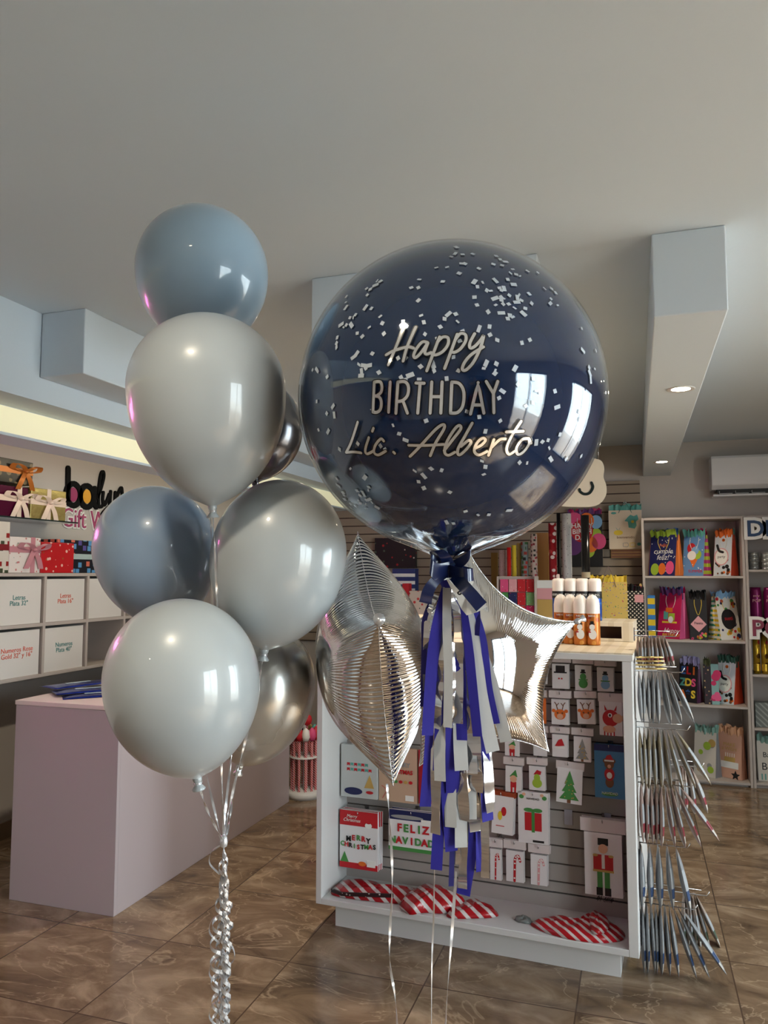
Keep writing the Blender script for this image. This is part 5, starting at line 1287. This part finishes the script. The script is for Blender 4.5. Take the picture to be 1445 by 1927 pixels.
for k in range(10):
    z0 = GA.z - rnd.uniform(.005, .05); L = rnd.choice([.35, .55, .8, 1.1]) if k > 4 else z0 - .05
    L = min(L, z0 - .05); ox = rnd.uniform(-.011, .011); oy = rnd.uniform(-.01, .01); r0 = rnd.uniform(.005, .0085); pit = rnd.uniform(.032, .05); ph = rnd.uniform(0, 6)
    n = int(L / pit * 12); pts = []; wd_ = []
    for i in range(n + 1):
        s = i / n; a = ph + 2 * PI * L * s / pit; rr = r0 * min(1, s * 12) * (1 + .35 * math.sin(a * .13 + k)); e = min(1, s * 6)
        pts.append(V((GA.x + ox * e + rr * math.cos(a), GA.y + oy * e + rr * math.sin(a), z0 - L * s))); wd_.append(V((-.3 * math.sin(a), .3 * math.cos(a), 1)))
    MB().ribbon(pts, wd_, .0065, 0, .0003).build('curled_ribbon', m_silver, rb, world=True)
for k, (zz, sg) in enumerate(((1590, -1), (1720, -1), (1880, -1), (1770, 1), (1800, -1))):
    p = at(418, zz, 1.5); pts = [tuple(v) for v in spline([p, p + RH * (sg * .02) + Z * -.012, p + RH * (sg * .024) + Z * -.035, p + RH * (sg * .004) + Z * -.055], 6)]
    MB().ribbon(pts, [FH + Z * .3] * len(pts), .006, 0, .0003).build('loose_curl', m_silver, rb, world=True)
wt = thing('balloon_weight', 'small silver weight holding the left ribbons on the floor below the view', 'balloon weight', (GA.x, GA.y, 0))
MB().lathe([(.001, 0), (.04, 0), (.045, .01), (.04, .04), (.01, .05), (.001, .05)], 24).build('weight_body', m_silver, wt)

# ------------------------------------------------------------------ navy bubble balloon
BC = at(848, 752, 1.40); BR = 292 * 1.40 / F * .978
MBB = Matrix.Translation(BC) @ Matrix.Rotation(YAW, 4, 'Z')          # x right, y away, z up
bb = thing('bubble_balloon', 'large navy bubble balloon lettered Happy BIRTHDAY Lic. Alberto with confetti', 'balloon', M=MBB)
m_navy = mat('navy_latex', C(24, 43, 74), .06, coat=.8, spec=.5, ior=1.5)
dnk = (at(848, 1058, 1.40) - BC).z
def bprof(R, neck, rn, n=56):
    pr = []
    a1 = math.radians(158)
    for i in range(n + 1):
        a = a1 * i / n; pr.append((max(.0006, R * math.sin(a)), R * math.cos(a)))
    r1, z1 = pr[-1]
    for i in range(1, 13):
        s = i / 12; pr.append((r1 * (1 - s) ** 1.6 + rn * (1 - (1 - s) ** 1.6), z1 + (neck - z1) * (1 - (1 - s) ** 1.25)))
    return pr
MB().lathe(bprof(BR * .985, dnk + .012, .012)[::-1], 96, 0).build('inner_balloon', m_navy, bb)
pleat = lambda a, z: 1 + (.05 * math.sin(22 * a + 2 * math.sin(3 * a)) * max(0, min(1, (-z - BR * .86) / (BR * .12))))
pr = bprof(BR, dnk, .014) + [(.016, dnk - .012), (.03, dnk - .03)]
MB().lathe(pr[::-1], 144, 0, fn=pleat).build('clear_shell', clear_film('bubble_shell', (.90, .95, 1, 1), .0, .0, 1.42), bb)
def on_bubble(px_, py_, R):
    r = ray(px_, py_).normalized(); oc = EYE - BC; b = oc.dot(r); cc = oc.dot(oc) - R * R; D = b * b - cc
    if D < 0: return None
    return EYE + r * (-b - math.sqrt(D))
MBi = MBB.inverted()
# confetti
CONF = "742,58 720,100 770,90 815,88 738,86 655,148 702,146 765,130 780,131 842,152 755,173 905,133 918,97 935,112 958,122 943,138 990,155 980,172 1005,178 1022,185 1055,163 1100,170 580,200 683,209 822,210 858,213 410,208 388,225 395,206 545,236 576,236 349,240 365,243 352,268 914,205 968,200 835,232 994,222 932,237 876,248 893,250 952,240 940,248 1130,240 1160,240 822,278 912,283 940,278 948,282 975,270 1018,268 1010,280 1062,263 1028,292 576,292 833,312 915,312 948,308 972,308 1073,305 998,325 1045,327 258,300 258,323 344,323 370,327 260,275 1158,285 1155,305 1178,258 1187,313 940,347 990,365 1037,350 978,358 968,372 882,342 409,362 300,355 290,368 276,368 588,358 740,352 708,352 691,373 418,392 509,383 600,388 748,385 260,400 237,398 282,400 248,410 361,410 425,438 672,408 770,428 842,416 888,407 890,443 922,466 1065,465 1030,478 605,440 655,460 757,470 308,436 330,450 220,455 217,480 217,497 306,525 293,540 374,525 487,545 520,545 638,562 730,540 1293,415 1298,512 1355,512 873,568 918,570 863,590 913,600 912,612 315,573 357,578 335,577 345,590 327,605 325,622 403,608 130,595 176,627 135,604 112,597 586,582 645,600 752,600 1000,590 1325,587 1350,592 1328,612 1332,640 1080,635 1013,660 1093,690 1110,695 945,690 930,720 1078,740 1048,755 1175,690 1185,760 1283,780 1285,815 130,735 201,757 174,788 207,795 180,867 138,860 113,935 465,840 492,877 310,920 230,945 375,770 610,820 843,803 870,866 935,820 1068,903 1197,880 1145,905 1120,912 1150,940 1093,915 1157,988 1225,987 1290,975 975,960 855,997 1020,1003 1053,1005 870,1022 863,1055 577,1087 600,1062 632,1030 600,1115 714,1133 678,1037 278,1030 341,1069 410,930 430,945 218,1075 224,1105 245,1135 250,1148 253,1165 307,1127 320,1148 335,1140 357,1125 358,1111 312,1170 322,1182 347,1168 360,1165 372,1178 345,1185 345,1205 300,1195 277,1185 280,1203 290,1220 342,1277 783,1217 838,1233 885,1232 975,1213 730,1270 700,1265 395,1200 520,905 790,780 940,290 1008,300 540,620 500,630 520,640 580,640 640,575 700,635 560,1040"
m_conf = mat('pearl_confetti', C(214, 216, 218), .35, .1)
rc = random.Random(21); pieces = []
for s in CONF.split():
    u, v = map(float, s.split(',')); p = on_bubble(540 + u / 2.3306, 440 + v / 2.3306, BR * .991)
    if p is None: continue
    n = (p - BC).normalized(); a = n.cross(Z); 
    if a.length < .01: a = RH.copy()
    a.normalize(); b = n.cross(a); th = rc.uniform(0, PI); e1 = a * math.cos(th) + b * math.sin(th); e2 = n.cross(e1); rr = rc.random()
    w = .0062; h = w * (1.0 if rr < .6 else (1.9 if rr < .8 else .55)); w *= rc.uniform(.85, 1.15) * .5; h *= .5 * rc.uniform(.8, 1.1); sk = rc.uniform(-.25, .25) * w
    q = [MBi @ (p + e1 * x + e2 * y + n * dz) for dz in (0, .0002) for x, y in ((-w + sk, -h), (w + sk, -h), (w - sk, h), (-w - sk, h))]
    pieces.append((w * h, q))
BF = [(0, 3, 2, 1), (4, 5, 6, 7), (0, 1, 5, 4), (1, 2, 6, 5), (2, 3, 7, 6), (3, 0, 4, 7)]
pieces.sort(key=lambda t: -t[0])
for a, q in pieces[:100]: MB().add([tuple(v) for v in q], BF).build('confetti_piece', m_conf, bb)
rest = MB()
for a, q in pieces[100:]: rest.add([tuple(v) for v in q], BF)
o = rest.build('confetti', m_conf, bb); o['kind'] = 'stuff'
# lettering strokes on the shell
LET = []
def A(ox, oy, s, w, *strokes, curve=True):
    for st_ in strokes: LET.append(([(ox + x / s, oy + y / s) for x, y in st_], w, curve))
A(700, 600, 6.02, 4.9, [(355, 105), (270, 320), (185, 520)], [(160, 408), (250, 360), (400, 318), (470, 332)], [(495, 95), (400, 310), (352, 478)],
  [(628, 268), (570, 262), (505, 335), (472, 410), (490, 440), (540, 400), (600, 320), (634, 268), (598, 370), (618, 400), (668, 382)],
  [(765, 205), (690, 400), (620, 588)], [(740, 262), (800, 207), (860, 215), (860, 290), (800, 370), (725, 408), (680, 400)],
  [(965, 175), (890, 380), (822, 562)], [(945, 232), (1000, 168), (1058, 180), (1060, 250), (1005, 335), (940, 378), (900, 375)],
  [(1162, 168), (1110, 270), (1112, 330), (1165, 310), (1230, 240), (1265, 190), (1230, 320), (1155, 480), (1070, 575), (1022, 572), (1050, 490), (1130, 400), (1262, 318)])
A(690, 700, 5.558, 5.0, [(78, 105), (65, 420)], [(245, 105), (228, 420)], [(325, 105), (305, 432)], [(378, 300), (425, 430)], [(515, 115), (600, 118)], [(558, 118), (533, 430)], [(680, 105), (663, 430)], [(788, 105), (775, 430)], [(672, 258), (782, 258)], [(890, 105), (876, 430)], [(1085, 440), (1165, 112), (1225, 430)], [(1115, 345), (1205, 345)], [(1250, 100), (1325, 225), (1330, 425)], [(1370, 100), (1325, 225)], curve=False)
A(690, 700, 5.558, 5.0, [(78, 105), (138, 102), (158, 145), (150, 210), (105, 250)], [(85, 250), (130, 262), (152, 310), (145, 385), (110, 420), (65, 420)], [(325, 105), (398, 102), (435, 150), (428, 240), (380, 295), (320, 310)], [(890, 105), (968, 122), (1015, 210), (1005, 350), (952, 422), (876, 430)])
A(640, 780, 3.803, 4.6, [(125, 55), (78, 200), (42, 272)], [(42, 272), (95, 268), (150, 275)], [(205, 165), (180, 250), (192, 282), (240, 260)], [(238, 98), (230, 120)], [(312, 190), (290, 175), (252, 220), (242, 270), (272, 290), (325, 262)], [(382, 270), (390, 278)],
  [(500, 300), (560, 240), (680, 110), (738, 72), (742, 105), (685, 200), (645, 295)], [(490, 220), (600, 222), (740, 214)],
  [(745, 258), (805, 180), (862, 105), (852, 78), (815, 110), (762, 200), (748, 270), (775, 292), (820, 270)],
  [(945, 62), (890, 160), (842, 250), (852, 290), (900, 252), (936, 202), (918, 186), (865, 228)],
  [(970, 240), (1012, 218), (1040, 185), (1020, 170), (982, 200), (960, 260), (992, 290), (1050, 265)], [(1100, 180), (1062, 292)], [(1085, 235), (1140, 182), (1182, 175)],
  [(1295, 50), (1230, 150), (1192, 240), (1208, 285), (1250, 262)], [(1190, 125), (1310, 120)], [(1350, 172), (1302, 180), (1262, 240), (1272, 285), (1312, 268), (1352, 210), (1350, 172), (1366, 205)])
def letters(extra, R, m, nm):
    q = MB(); per = 1.40 / F * .8
    for pts, w, cv in LET:
        P = [V(p) for p in pts]
        if cv and len(P) > 2: P = spline(P, 5)
        else:
            P2 = []
            for i in range(len(P) - 1):
                for j in range(4): P2.append(P[i].lerp(P[i + 1], j / 4))
            P = P2 + [P[-1]]
        L = [on_bubble(p.x, p.y, R) for p in P]
        L = [MBi @ p for p in L]
        W_ = (w + extra) * per
        vs = []; fs = []; k = len(L)
        for i in range(k):
            n = L[i].normalized(); d = (L[min(i + 1, k - 1)] - L[max(i - 1, 0)]).normalized(); s = n.cross(d).normalized() * (W_ / 2)
            vs += [L[i] - s, L[i] + s]
        for i in range(k - 1): fs.append((2 * i, 2 * i + 1, 2 * i + 3, 2 * i + 2))
        q.add([tuple(v.normalized() * R) for v in vs], fs, 0, None, True)
        for j, e in enumerate([0, k - 1] + ([] if cv else list(range(4, k - 1, 4)))):
            n = L[e].normalized(); a = n.cross(V((0, 0, 1))).normalized(); b = n.cross(a)
            q.add([tuple((L[e] + a * (W_ / 2 * math.cos(t)) + b * (W_ / 2 * math.sin(t))).normalized() * (R + .00004 * (j + 1))) for t in [2 * PI * i / 12 for i in range(12)]], [list(range(12))], 0, None, True)
    q.build(nm, m, bb)
letters(4.8, BR + .0006, mat('lettering_black', C(10, 12, 16), .25, coat=.5), 'lettering_outline')
letters(1.0, BR + .0012, mat('mirror_vinyl', C(226, 228, 230), .12, .7), 'lettering')
# neck of the bubble and its ribbon
MB().lathe([(.017, dnk - .01), (.02, dnk - .004), (.017, dnk + .002)], 20).build('neck_band', m_navy, bb)

# ------------------------------------------------------------------ satin bow under the bubble
m_satin = mat('navy_satin', C(16, 30, 74), .28, coat=.3, spec=.6)
D0 = 1.355
NK = at(844, 1074, D0)
bw = thing('satin_bow', 'shiny navy satin bow tied under the bubble balloon', 'bow', NK)
def rpath(l, w, nm, m, parent, dd=0, wdir=None, jit=0, thick=.0005):
    """l: (px,py,depth offset) list"""
    P = spline([at(a, b, D0 + dd + c) for a, b, c in l], 7); k = len(P); W_ = []
    for i in range(k):
        d = (P[min(i + 1, k - 1)] - P[max(i - 1, 0)]).normalized()
        if wdir is None: s = d.cross(FWD + RIGHT * (.25 * math.sin(i * .7 + l[0][0])) ).normalized()
        else: s = (wdir[0].lerp(wdir[1], i / (k - 1))).normalized()
        W_.append(s)
    pf = D0 / F
    w2 = [(w[0] + (w[1] - w[0]) * i / (k - 1)) * pf for i in range(k)] if isinstance(w, tuple) else w * pf
    return MB().ribbon(P, W_, w2, 0, thick).build(nm, m, parent, world=True)
upv = V((0, 0, 1))
rpath([(844, 1073, 0), (826, 1064, .01), (812, 1056, -.0), (810, 1066, -.025), (822, 1076, -.02), (844, 1074, 0)], (18, 34), 'loop', m_satin, bw, -.01, (upv, upv + RH * .15))
rpath([(844, 1073, 0), (860, 1072, .015), (884, 1078, .01), (890, 1081, -.015), (876, 1082, -.03), (844, 1076, 0)], (16, 26), 'loop', m_satin, bw, -.01, (upv, upv - RH * .05))
rpath([(842, 1070, 0), (852, 1050, .0), (872, 1032, -.01), (886, 1036, -.02), (876, 1052, -.02), (846, 1070, 0)], (10, 22), 'loop', m_satin, bw, .01, (upv + RH, upv - RH * .3))
rpath([(840, 1070, 0), (826, 1052, .0), (816, 1040, -.01), (826, 1036, -.02), (840, 1052, -.02), (844, 1070, 0)], (10, 24), 'loop', m_satin, bw, .012, (RH, RH + upv * .2))
rpath([(840, 1078, 0), (822, 1090, -.02), (807, 1110, -.03), (800, 1135, -.025)], (16, 24), 'tail', m_satin, bw, -.01)
rpath([(850, 1080, 0), (866, 1096, -.03), (884, 1116, -.045), (906, 1142, -.045)], (22, 25), 'tail', m_satin, bw, -.015)
MB().lathe([(.001, -.012), (.009, -.009), (.012, 0), (.009, .009), (.001, .012)], 16, 0, Matrix.Rotation(PI / 2, 4, 'Y')).build('knot', m_satin, bw)
# gift tag
gt = thing('gift_tag', 'white curled gift card with small dark logo tied into the navy bow', 'gift tag', at(850, 1092, D0))
q = MB(); pts = [(839, 1088), (856, 1086), (892, 1094), (906, 1116), (917, 1142), (898, 1152), (878, 1158), (868, 1146), (852, 1114)]
w3 = [at(a, b, D0 - .028 + .012 * math.sin(i)) for i, (a, b) in enumerate(pts)]
cen = sum(w3, V((0, 0, 0))) / len(w3) + FWD * .006
n = len(w3); vs = [tuple(p) for p in w3] + [tuple(p + FWD * .0006) for p in w3] + [tuple(cen), tuple(cen + FWD * .0006)]
q.add(vs, [(i, (i + 1) % n, 2 * n) for i in range(n)] + [(n + (i + 1) % n, n + i, 2 * n + 1) for i in range(n)] + [(i, n + i, n + (i + 1) % n, (i + 1) % n) for i in range(n)])
q.build('card', m_paper, gt, world=True)
q = MB(); f = at(862, 1118, D0 - .042); Mtag = Matrix.Translation(f) @ Matrix.Rotation(YAW, 4, 'Z') @ Matrix(((1, 0, 0, 0), (0, 0, -1, 0), (0, 1, 0, 0), (0, 0, 0, 1))) @ Matrix.Rotation(-.9, 4, 'Z')
q.text('b', .015, Mtag, 0, .0003, 'CENTER', .0006); q.text('balyn', .0045, Mtag @ T3((.001, -.007, 0)), 0, .0002)
q.build('logo', INK['black'], gt, world=True)

# ------------------------------------------------------------------ paper tassel
m_bluep = mat('royal_blue_tissue', C(38, 34, 140), .75, bump=.3, bscale=60); m_greyp = mat('grey_tissue', C(176, 178, 180), .75, bump=.3, bscale=60); m_foilp = mat('silver_tassel_foil', C(228, 228, 230), .08, .85, bump=.35, bscale=18); m_darkp = mat('navy_tissue', C(26, 22, 96), .7)
ts = thing('paper_tassel', 'long tassel of royal blue, grey and silver strips under the bow', 'tassel', at(846, 1085, D0 + .02))
B_, G_, S_, D_ = m_bluep, m_greyp, m_foilp, m_darkp
TAS = [  # (material, width, path)
 (B_, (18, 22), [(832, 1105), (822, 1180), (812, 1260), (805, 1384)], -.004), (G_, (16, 17), [(835, 1105), (840, 1180), (843, 1260), (842, 1369)], -.012), (S_, (14, 19), [(852, 1105), (861, 1160), (863, 1260), (862, 1362)], -.002),
 (B_, (10, 18), [(868, 1120), (878, 1190), (887, 1280), (898, 1386)], -.010), (G_, (14, 26), [(878, 1140), (892, 1210), (905, 1310), (928, 1415)], -.006), (B_, (8, 14), [(888, 1130), (908, 1200), (918, 1290), (933, 1362)], -.004),
 (G_, (12, 23), [(886, 1150), (912, 1240), (932, 1310), (952, 1396)], .004), (D_, (7, 9), [(898, 1140), (899, 1165), (898, 1196)], .0), (S_, (10, 12), [(822, 1120), (806, 1160), (802, 1230), (800, 1300)], .012), (D_, (8, 10), [(818, 1120), (800, 1165), (798, 1220), (796, 1330)], .016),
 (S_, (10, 16), [(826, 1150), (828, 1240), (826, 1300), (822, 1372)], .002),(S_, (8, 12), [(846, 1110), (850, 1200), (852, 1300), (850, 1370)], -.001),
 (B_, (14, 24), [(836, 1110), (834, 1250), (830, 1360), (827, 1451)], .008), (B_, (14, 26), [(850, 1110), (851, 1250), (852, 1370), (852, 1492)], .010), (B_, (10, 20), [(858, 1110), (866, 1250), (868, 1320), (869, 1393)], .004), (G_, (12, 26), [(860, 1110), (864, 1300), (866, 1390), (868, 1450)], .007),
 (B_, (10, 22), [(830, 1110), (815, 1300), (810, 1400), (800, 1518)], .016), (G_, (10, 22), [(846, 1110), (836, 1300), (828, 1400), (828, 1470)], .013), (S_, (10, 26), [(864, 1110), (878, 1300), (884, 1400), (886, 1458)], .012), (S_, (10, 26), [(866, 1110), (884, 1300), (892, 1400), (897, 1492)], .015),
 (B_, (8, 14), [(876, 1110), (894, 1300), (905, 1400), (912, 1470)], .016), (B_, (10, 24), [(872, 1110), (896, 1300), (910, 1420), (918, 1545)], .022), (S_, (8, 20), [(874, 1110), (898, 1300), (914, 1400), (923, 1530)], .018),
 (G_, (10, 23), [(848, 1110), (846, 1300), (846, 1420), (848, 1557)], .018), (S_, (10, 25), [(854, 1110), (862, 1300), (868, 1420), (872, 1545)], .016), (G_, (8, 18), [(860, 1110), (880, 1300), (886, 1420), (889, 1542)], .019), (S_, (8, 21), [(840, 1110), (828, 1300), (822, 1420), (820, 1570)], .020),
 (B_, (10, 24), [(846, 1110), (842, 1300), (840, 1450), (850, 1602)], .022), (G_, (8, 24), [(854, 1110), (860, 1300), (866, 1450), (868, 1595)], .021), (B_, (8, 22), [(842, 1110), (832, 1300), (828, 1480), (821, 1637)], .026), (S_, (8, 22), [(864, 1110), (878, 1300), (888, 1450), (894, 1565)], .023),
 (B_, (8, 26), [(864, 1110), (880, 1350), (892, 1520), (872, 1684)], .028), (B_, (8, 20), [(868, 1110), (888, 1350), (902, 1520), (904, 1640)], .030), (S_, (8, 16), [(872, 1110), (900, 1350), (912, 1520), (912, 1652)], .026), (S_, (8, 22), [(850, 1110), (850, 1350), (848, 1500), (858, 1628)], .026),
 (S_, (8, 18), [(856, 1110), (862, 1350), (872, 1520), (871, 1672)], .025), (D_, (6, 10), [(850, 1110), (850, 1350), (852, 1520), (849, 1668)], .029), (D_, (8, 16), [(870, 1110), (892, 1350), (906, 1450), (908, 1560)], .031)]
rt = random.Random(3)
for m, w, pth, dz in TAS:
    k = len(pth); q = [(840 + (x - 850) * .25 + 5 if i == 0 and y < 1118 else x + rt.uniform(-1, 1), y, dz * 1.0 + .012 * i / k * rt.uniform(-1, 1) + (.01 if i == 0 else 0)) for i, (x, y) in enumerate(pth)]
    P = spline([at(a, b, D0 + .01 + c) for a, b, c in q], 9); n = len(P); tw = rt.uniform(-.35, .35); tw1 = rt.uniform(-.5, .5)
    Wd = []
    for i in range(n):
        d = (P[min(i + 1, n - 1)] - P[max(i - 1, 0)]).normalized(); a = (tw + (tw1 - tw) * i / n) * (1.7 if m is S_ else 1) + (.22 * math.sin(i * .8 + w[0]) if m is S_ else 0)
        s = d.cross(FWD).normalized(); Wd.append(s * math.cos(a) + d.cross(s) * math.sin(a))
    ww = [(w[0] + (w[1] - w[0]) * min(1, i / (n * .5))) * D0 / F * 1.02 for i in range(n)]
    if m is S_: P = [p + FWD * (.0022 * math.sin(i * .55 + w[0] + 3 * pth[-1][0]) + .0008 * math.sin(i * 1.6 + pth[-1][1])) for i, p in enumerate(P)]
    MB().ribbon(P, Wd, ww, 0, .0004).build('paper_strip' if m is not S_ else 'foil_strip', m, ts, world=True)
MB().lathe([(.001, .012), (.018, .008), (.02, -.006), (.014, -.02), (.001, -.02)], 16).build('tied_top', m_bluep, ts)

# ------------------------------------------------------------------ foil star balloons
def sector_height():
    """inflated height over one tenth of the star from a Poisson solve"""
    nt_, nr = 30, 34
    T = np.array([1.0, 0.0]); cd = .46
    T2 = np.array([math.cos(math.radians(72)), math.sin(math.radians(72))]); Cc = cd * np.array([math.cos(math.radians(36)), math.sin(math.radians(36))])
    s = np.linspace(0, .5, nt_ + 1)[:, None] ** 1.25 * (.5 / .5 ** 1.25)
    Bz = (1 - s) ** 2 * T + 2 * s * (1 - s) * Cc + s ** 2 * T2
    rr = 1 - (1 - np.linspace(0, 1, nr + 1)) ** 1.5
    pts = [np.array([0., 0.])]; idx = {}
    for i in range(nt_ + 1):
        for j in range(1, nr + 1): idx[(i, j)] = len(pts); pts.append(Bz[i] * rr[j])
    P = np.array(pts); N = len(P); tris = []
    for i in range(nt_):
        tris.append((0, idx[(i, 1)], idx[(i + 1, 1)]))
        for j in range(1, nr):
            a, b, c, d = idx[(i, j)], idx[(i, j + 1)], idx[(i + 1, j + 1)], idx[(i + 1, j)]
            tris += [(a, b, c), (a, c, d)]
    Km = np.zeros((N, N)); f = np.zeros(N)
    for t in tris:
        p = P[list(t)]; e = [p[2] - p[1], p[0] - p[2], p[1] - p[0]]; A2 = abs(e[0][0] * e[1][1] - e[0][1] * e[1][0])
        if A2 < 1e-14: continue
        for i in range(3):
            f[t[i]] += A2 / 6
            for j in range(3): Km[t[i], t[j]] += e[i].dot(e[j]) / (2 * A2)
    fixed = [idx[(i, nr)] for i in range(nt_ + 1)]; free = [i for i in range(N) if i not in set(fixed)]
    u = np.zeros(N); u[free] = np.linalg.solve(Km[np.ix_(free, free)], f[free])
    Hh = np.sqrt(np.maximum(u, 0)); Hh /= Hh[0]
    G = np.zeros((nt_ + 1, nr + 1, 3))
    for i in range(nt_ + 1):
        G[i, 0] = (0, 0, 1)
        for j in range(1, nr + 1): k = idx[(i, j)]; G[i, j] = (P[k][0], P[k][1], Hh[k])
    return G, nt_, nr
SG, SNT, SNR = sector_height()
def foil_material():
    m = mat('silver_foil', C(226, 226, 228), .035, 1)
    nt = m.node_tree; p = nt.nodes['Principled BSDF']; N = nt.nodes.new; L = nt.links.new
    uv = N('ShaderNodeUVMap'); mp = N('ShaderNodeMapping'); mp.inputs['Scale'].default_value = (115, .6, 1); L(uv.outputs[0], mp.inputs[0])
    nz = N('ShaderNodeTexNoise'); nz.noise_dimensions = '2D'; nz.inputs['Scale'].default_value = 1; nz.inputs['Detail'].default_value = 2; L(mp.outputs[0], nz.inputs['Vector'])
    wv = N('ShaderNodeTexWave'); wv.inputs['Scale'].default_value = .31; wv.inputs['Distortion'].default_value = 3; wv.inputs['Detail Scale'].default_value = .6; L(mp.outputs[0], wv.inputs['Vector'])
    ad = N('ShaderNodeMath'); ad.operation = 'ADD'; L(nz.outputs['Fac'], ad.inputs[0]); L(wv.outputs['Fac'], ad.inputs[1])
    sx = N('ShaderNodeSeparateXYZ'); L(uv.outputs[0], sx.inputs[0]); mr = N('ShaderNodeMapRange'); mr.interpolation_type = 'SMOOTHSTEP'
    mr.inputs[1].default_value = .34; mr.inputs[2].default_value = .8; L(sx.outputs[1], mr.inputs[0])
    ml = N('ShaderNodeMath'); ml.operation = 'MULTIPLY'; L(ad.outputs[0], ml.inputs[0]); L(mr.outputs[0], ml.inputs[1])
    b = N('ShaderNodeBump'); b.inputs['Strength'].default_value = .55; b.inputs['Distance'].default_value = .0022; L(ml.outputs[0], b.inputs['Height']); L(b.outputs[0], p.inputs['Normal'])
    return m
m_foil = foil_material()
def star(label, c, ex, ey, R, thick, a0, tail=None):
    """ex,ey: in-plane axes in world, a0: angle of the first tip in degrees"""
    ez = ex.cross(ey).normalized(); M = Matrix((tuple(ex) + (0,), tuple(ey) + (0,), tuple(ez) + (0,), (0, 0, 0, 1))).transposed(); M.translation = c
    t = thing('foil_star_balloon', label, 'balloon', M=M, group='silver star balloons')
    rng = random.Random(11)
    # outline arclength along half an edge
    E = SG[:, SNR, :2]; arc = np.concatenate([[0], np.cumsum(np.hypot(*np.diff(E, axis=0).T))]) * R; TOT = arc[-1]
    cols = []   # (x, y, h, s)
    for k in range(5):
        for i in range(SNT): cols.append((k, i, 1, k * 2 * TOT + arc[i]))
        for i in range(SNT, 0, -1): cols.append((k, i, -1, k * 2 * TOT + 2 * TOT - arc[i]))
    nC = len(cols)
    for side, nm in ((1, 'foil_skin'), (-1, 'foil_skin')):
        vs = []; uv = []; fs = []
        for ci, (k, i, d, s) in enumerate(cols + [cols[0]]):
            if ci == nC: s = 10 * TOT
            for j in range(SNR + 1):
                x, y, h = SG[i, j]
                ang = math.radians(a0 + 72 * k + (0 if d > 0 else 72))
                if d < 0: y = -y
                X = (x * math.cos(ang) - y * math.sin(ang)) * R; Y = (x * math.sin(ang) + y * math.cos(ang)) * R
                tt = j / SNR; rp = (.0016 * math.sin(s / .021 + 1.3 * math.sin(s * 31)) + .0009 * math.sin(s / .0093 + side)) * max(0, min(1, (tt - .45) / .3)) * min(1, (1 - tt) / .12)
                hh = thick * h * (1 + 0) + rp
                vs.append((X, Y, side * max(0, hh))); uv.append((s, tt))
        w = SNR + 1
        for ci in range(nC):
            for j in range(SNR):
                f = (ci * w + j, ci * w + j + 1, (ci + 1) * w + j + 1, (ci + 1) * w + j) if j else (ci * w, ci * w + 1, (ci + 1) * w + 1)
                fs.append(f if side > 0 else f[::-1])
        q = MB().add(vs, fs, 0, None, True); q.uv = uv; q.build(nm, m_foil, t)
    q = MB(); vs = []; n = nC
    for (k, i, d, s) in cols:
        x, y, h = SG[i, SNR]; ang = math.radians(a0 + 72 * k + (0 if d > 0 else 72)); y = -y if d < 0 else y
        X = (x * math.cos(ang) - y * math.sin(ang)) * R; Y = (x * math.sin(ang) + y * math.cos(ang)) * R
        L = math.hypot(X, Y); wv = .0006 * math.sin(s * 700)
        for kx, z in ((.995, .0007), (1 + .0035 / L, .0004 + wv), (1 + .0035 / L, -.0004 + wv), (.995, -.0007)): vs.append((X * kx, Y * kx, z))
    fs = []
    for i in range(n):
        a = i * 4; b = ((i + 1) % n) * 4
        for e in range(4): fs.append((a + e, b + e, b + (e + 1) % 4, a + (e + 1) % 4))
    q.add(vs, fs, 0, None, True); q.build('seam_edge', m_silver, t)
    # gathered tail at a tip
    a = math.radians(a0 if tail is None else tail); T_ = V((math.cos(a), math.sin(a), 0)) * (R * .995); o_ = T_.normalized()
    MB().tube([T_ - o_ * .004, T_ + o_ * .008, T_ + o_ * .014, T_ + o_ * .026], [.006, .009, .005, .011], 10).build('tail', m_silver, t)
    return M
# star seen edge-on, one tip towards the viewer
toward = -(FH) + RH * .10; toward.normalize()
upA = (Z - RH * .115).normalized(); exA = (toward - upA * toward.dot(upA)).normalized()
cA = at(701, 1243, 1.64); MA = star('silver foil star balloon seen edge-on with one tip towards the viewer', cA, exA, upA, .276, .122, 20)
exB = (RH + FH * .16).normalized(); upB = Z.copy(); cB = at(899, 1252, 2.03)
MBs = star('silver foil star balloon seen face-on behind the tassel', cB, exB, upB, .300, .092, 22)
# white curling string under the stars
for k, (l, lb) in enumerate((([(728, 1475, 1.64), (738, 1640, 1.62), (733, 1800, 1.6), (747, 1927, 1.58), (752, 2300, 1.55)], 'twisted silver ribbon hanging from the edge-on star balloon'), ([(818, 1575, 1.42), (816, 1720, 1.42), (812, 1860, 1.42), (812, 2300, 1.42)], 'thin silver ribbon hanging down from inside the tassel'), ([(858, 1640, 1.40), (850, 1760, 1.38), (838, 1927, 1.36), (825, 2200, 1.34)], 'bright silver ribbon falling from the lower tassel end'))):
    P = spline([at(*p) for p in l], 14); n = len(P); Wd = []
    for i in range(n):
        a = .28 * i * (1 if k == 0 else .4) + k; Wd.append(RH * math.cos(a) + FH * math.sin(a))
    t = thing('hanging_ribbon', lb, 'ribbon', P[0]); MB().ribbon(P, Wd, .0055 if k != 1 else .0035, 0, .0003).build('strand', m_silver, t, world=True)
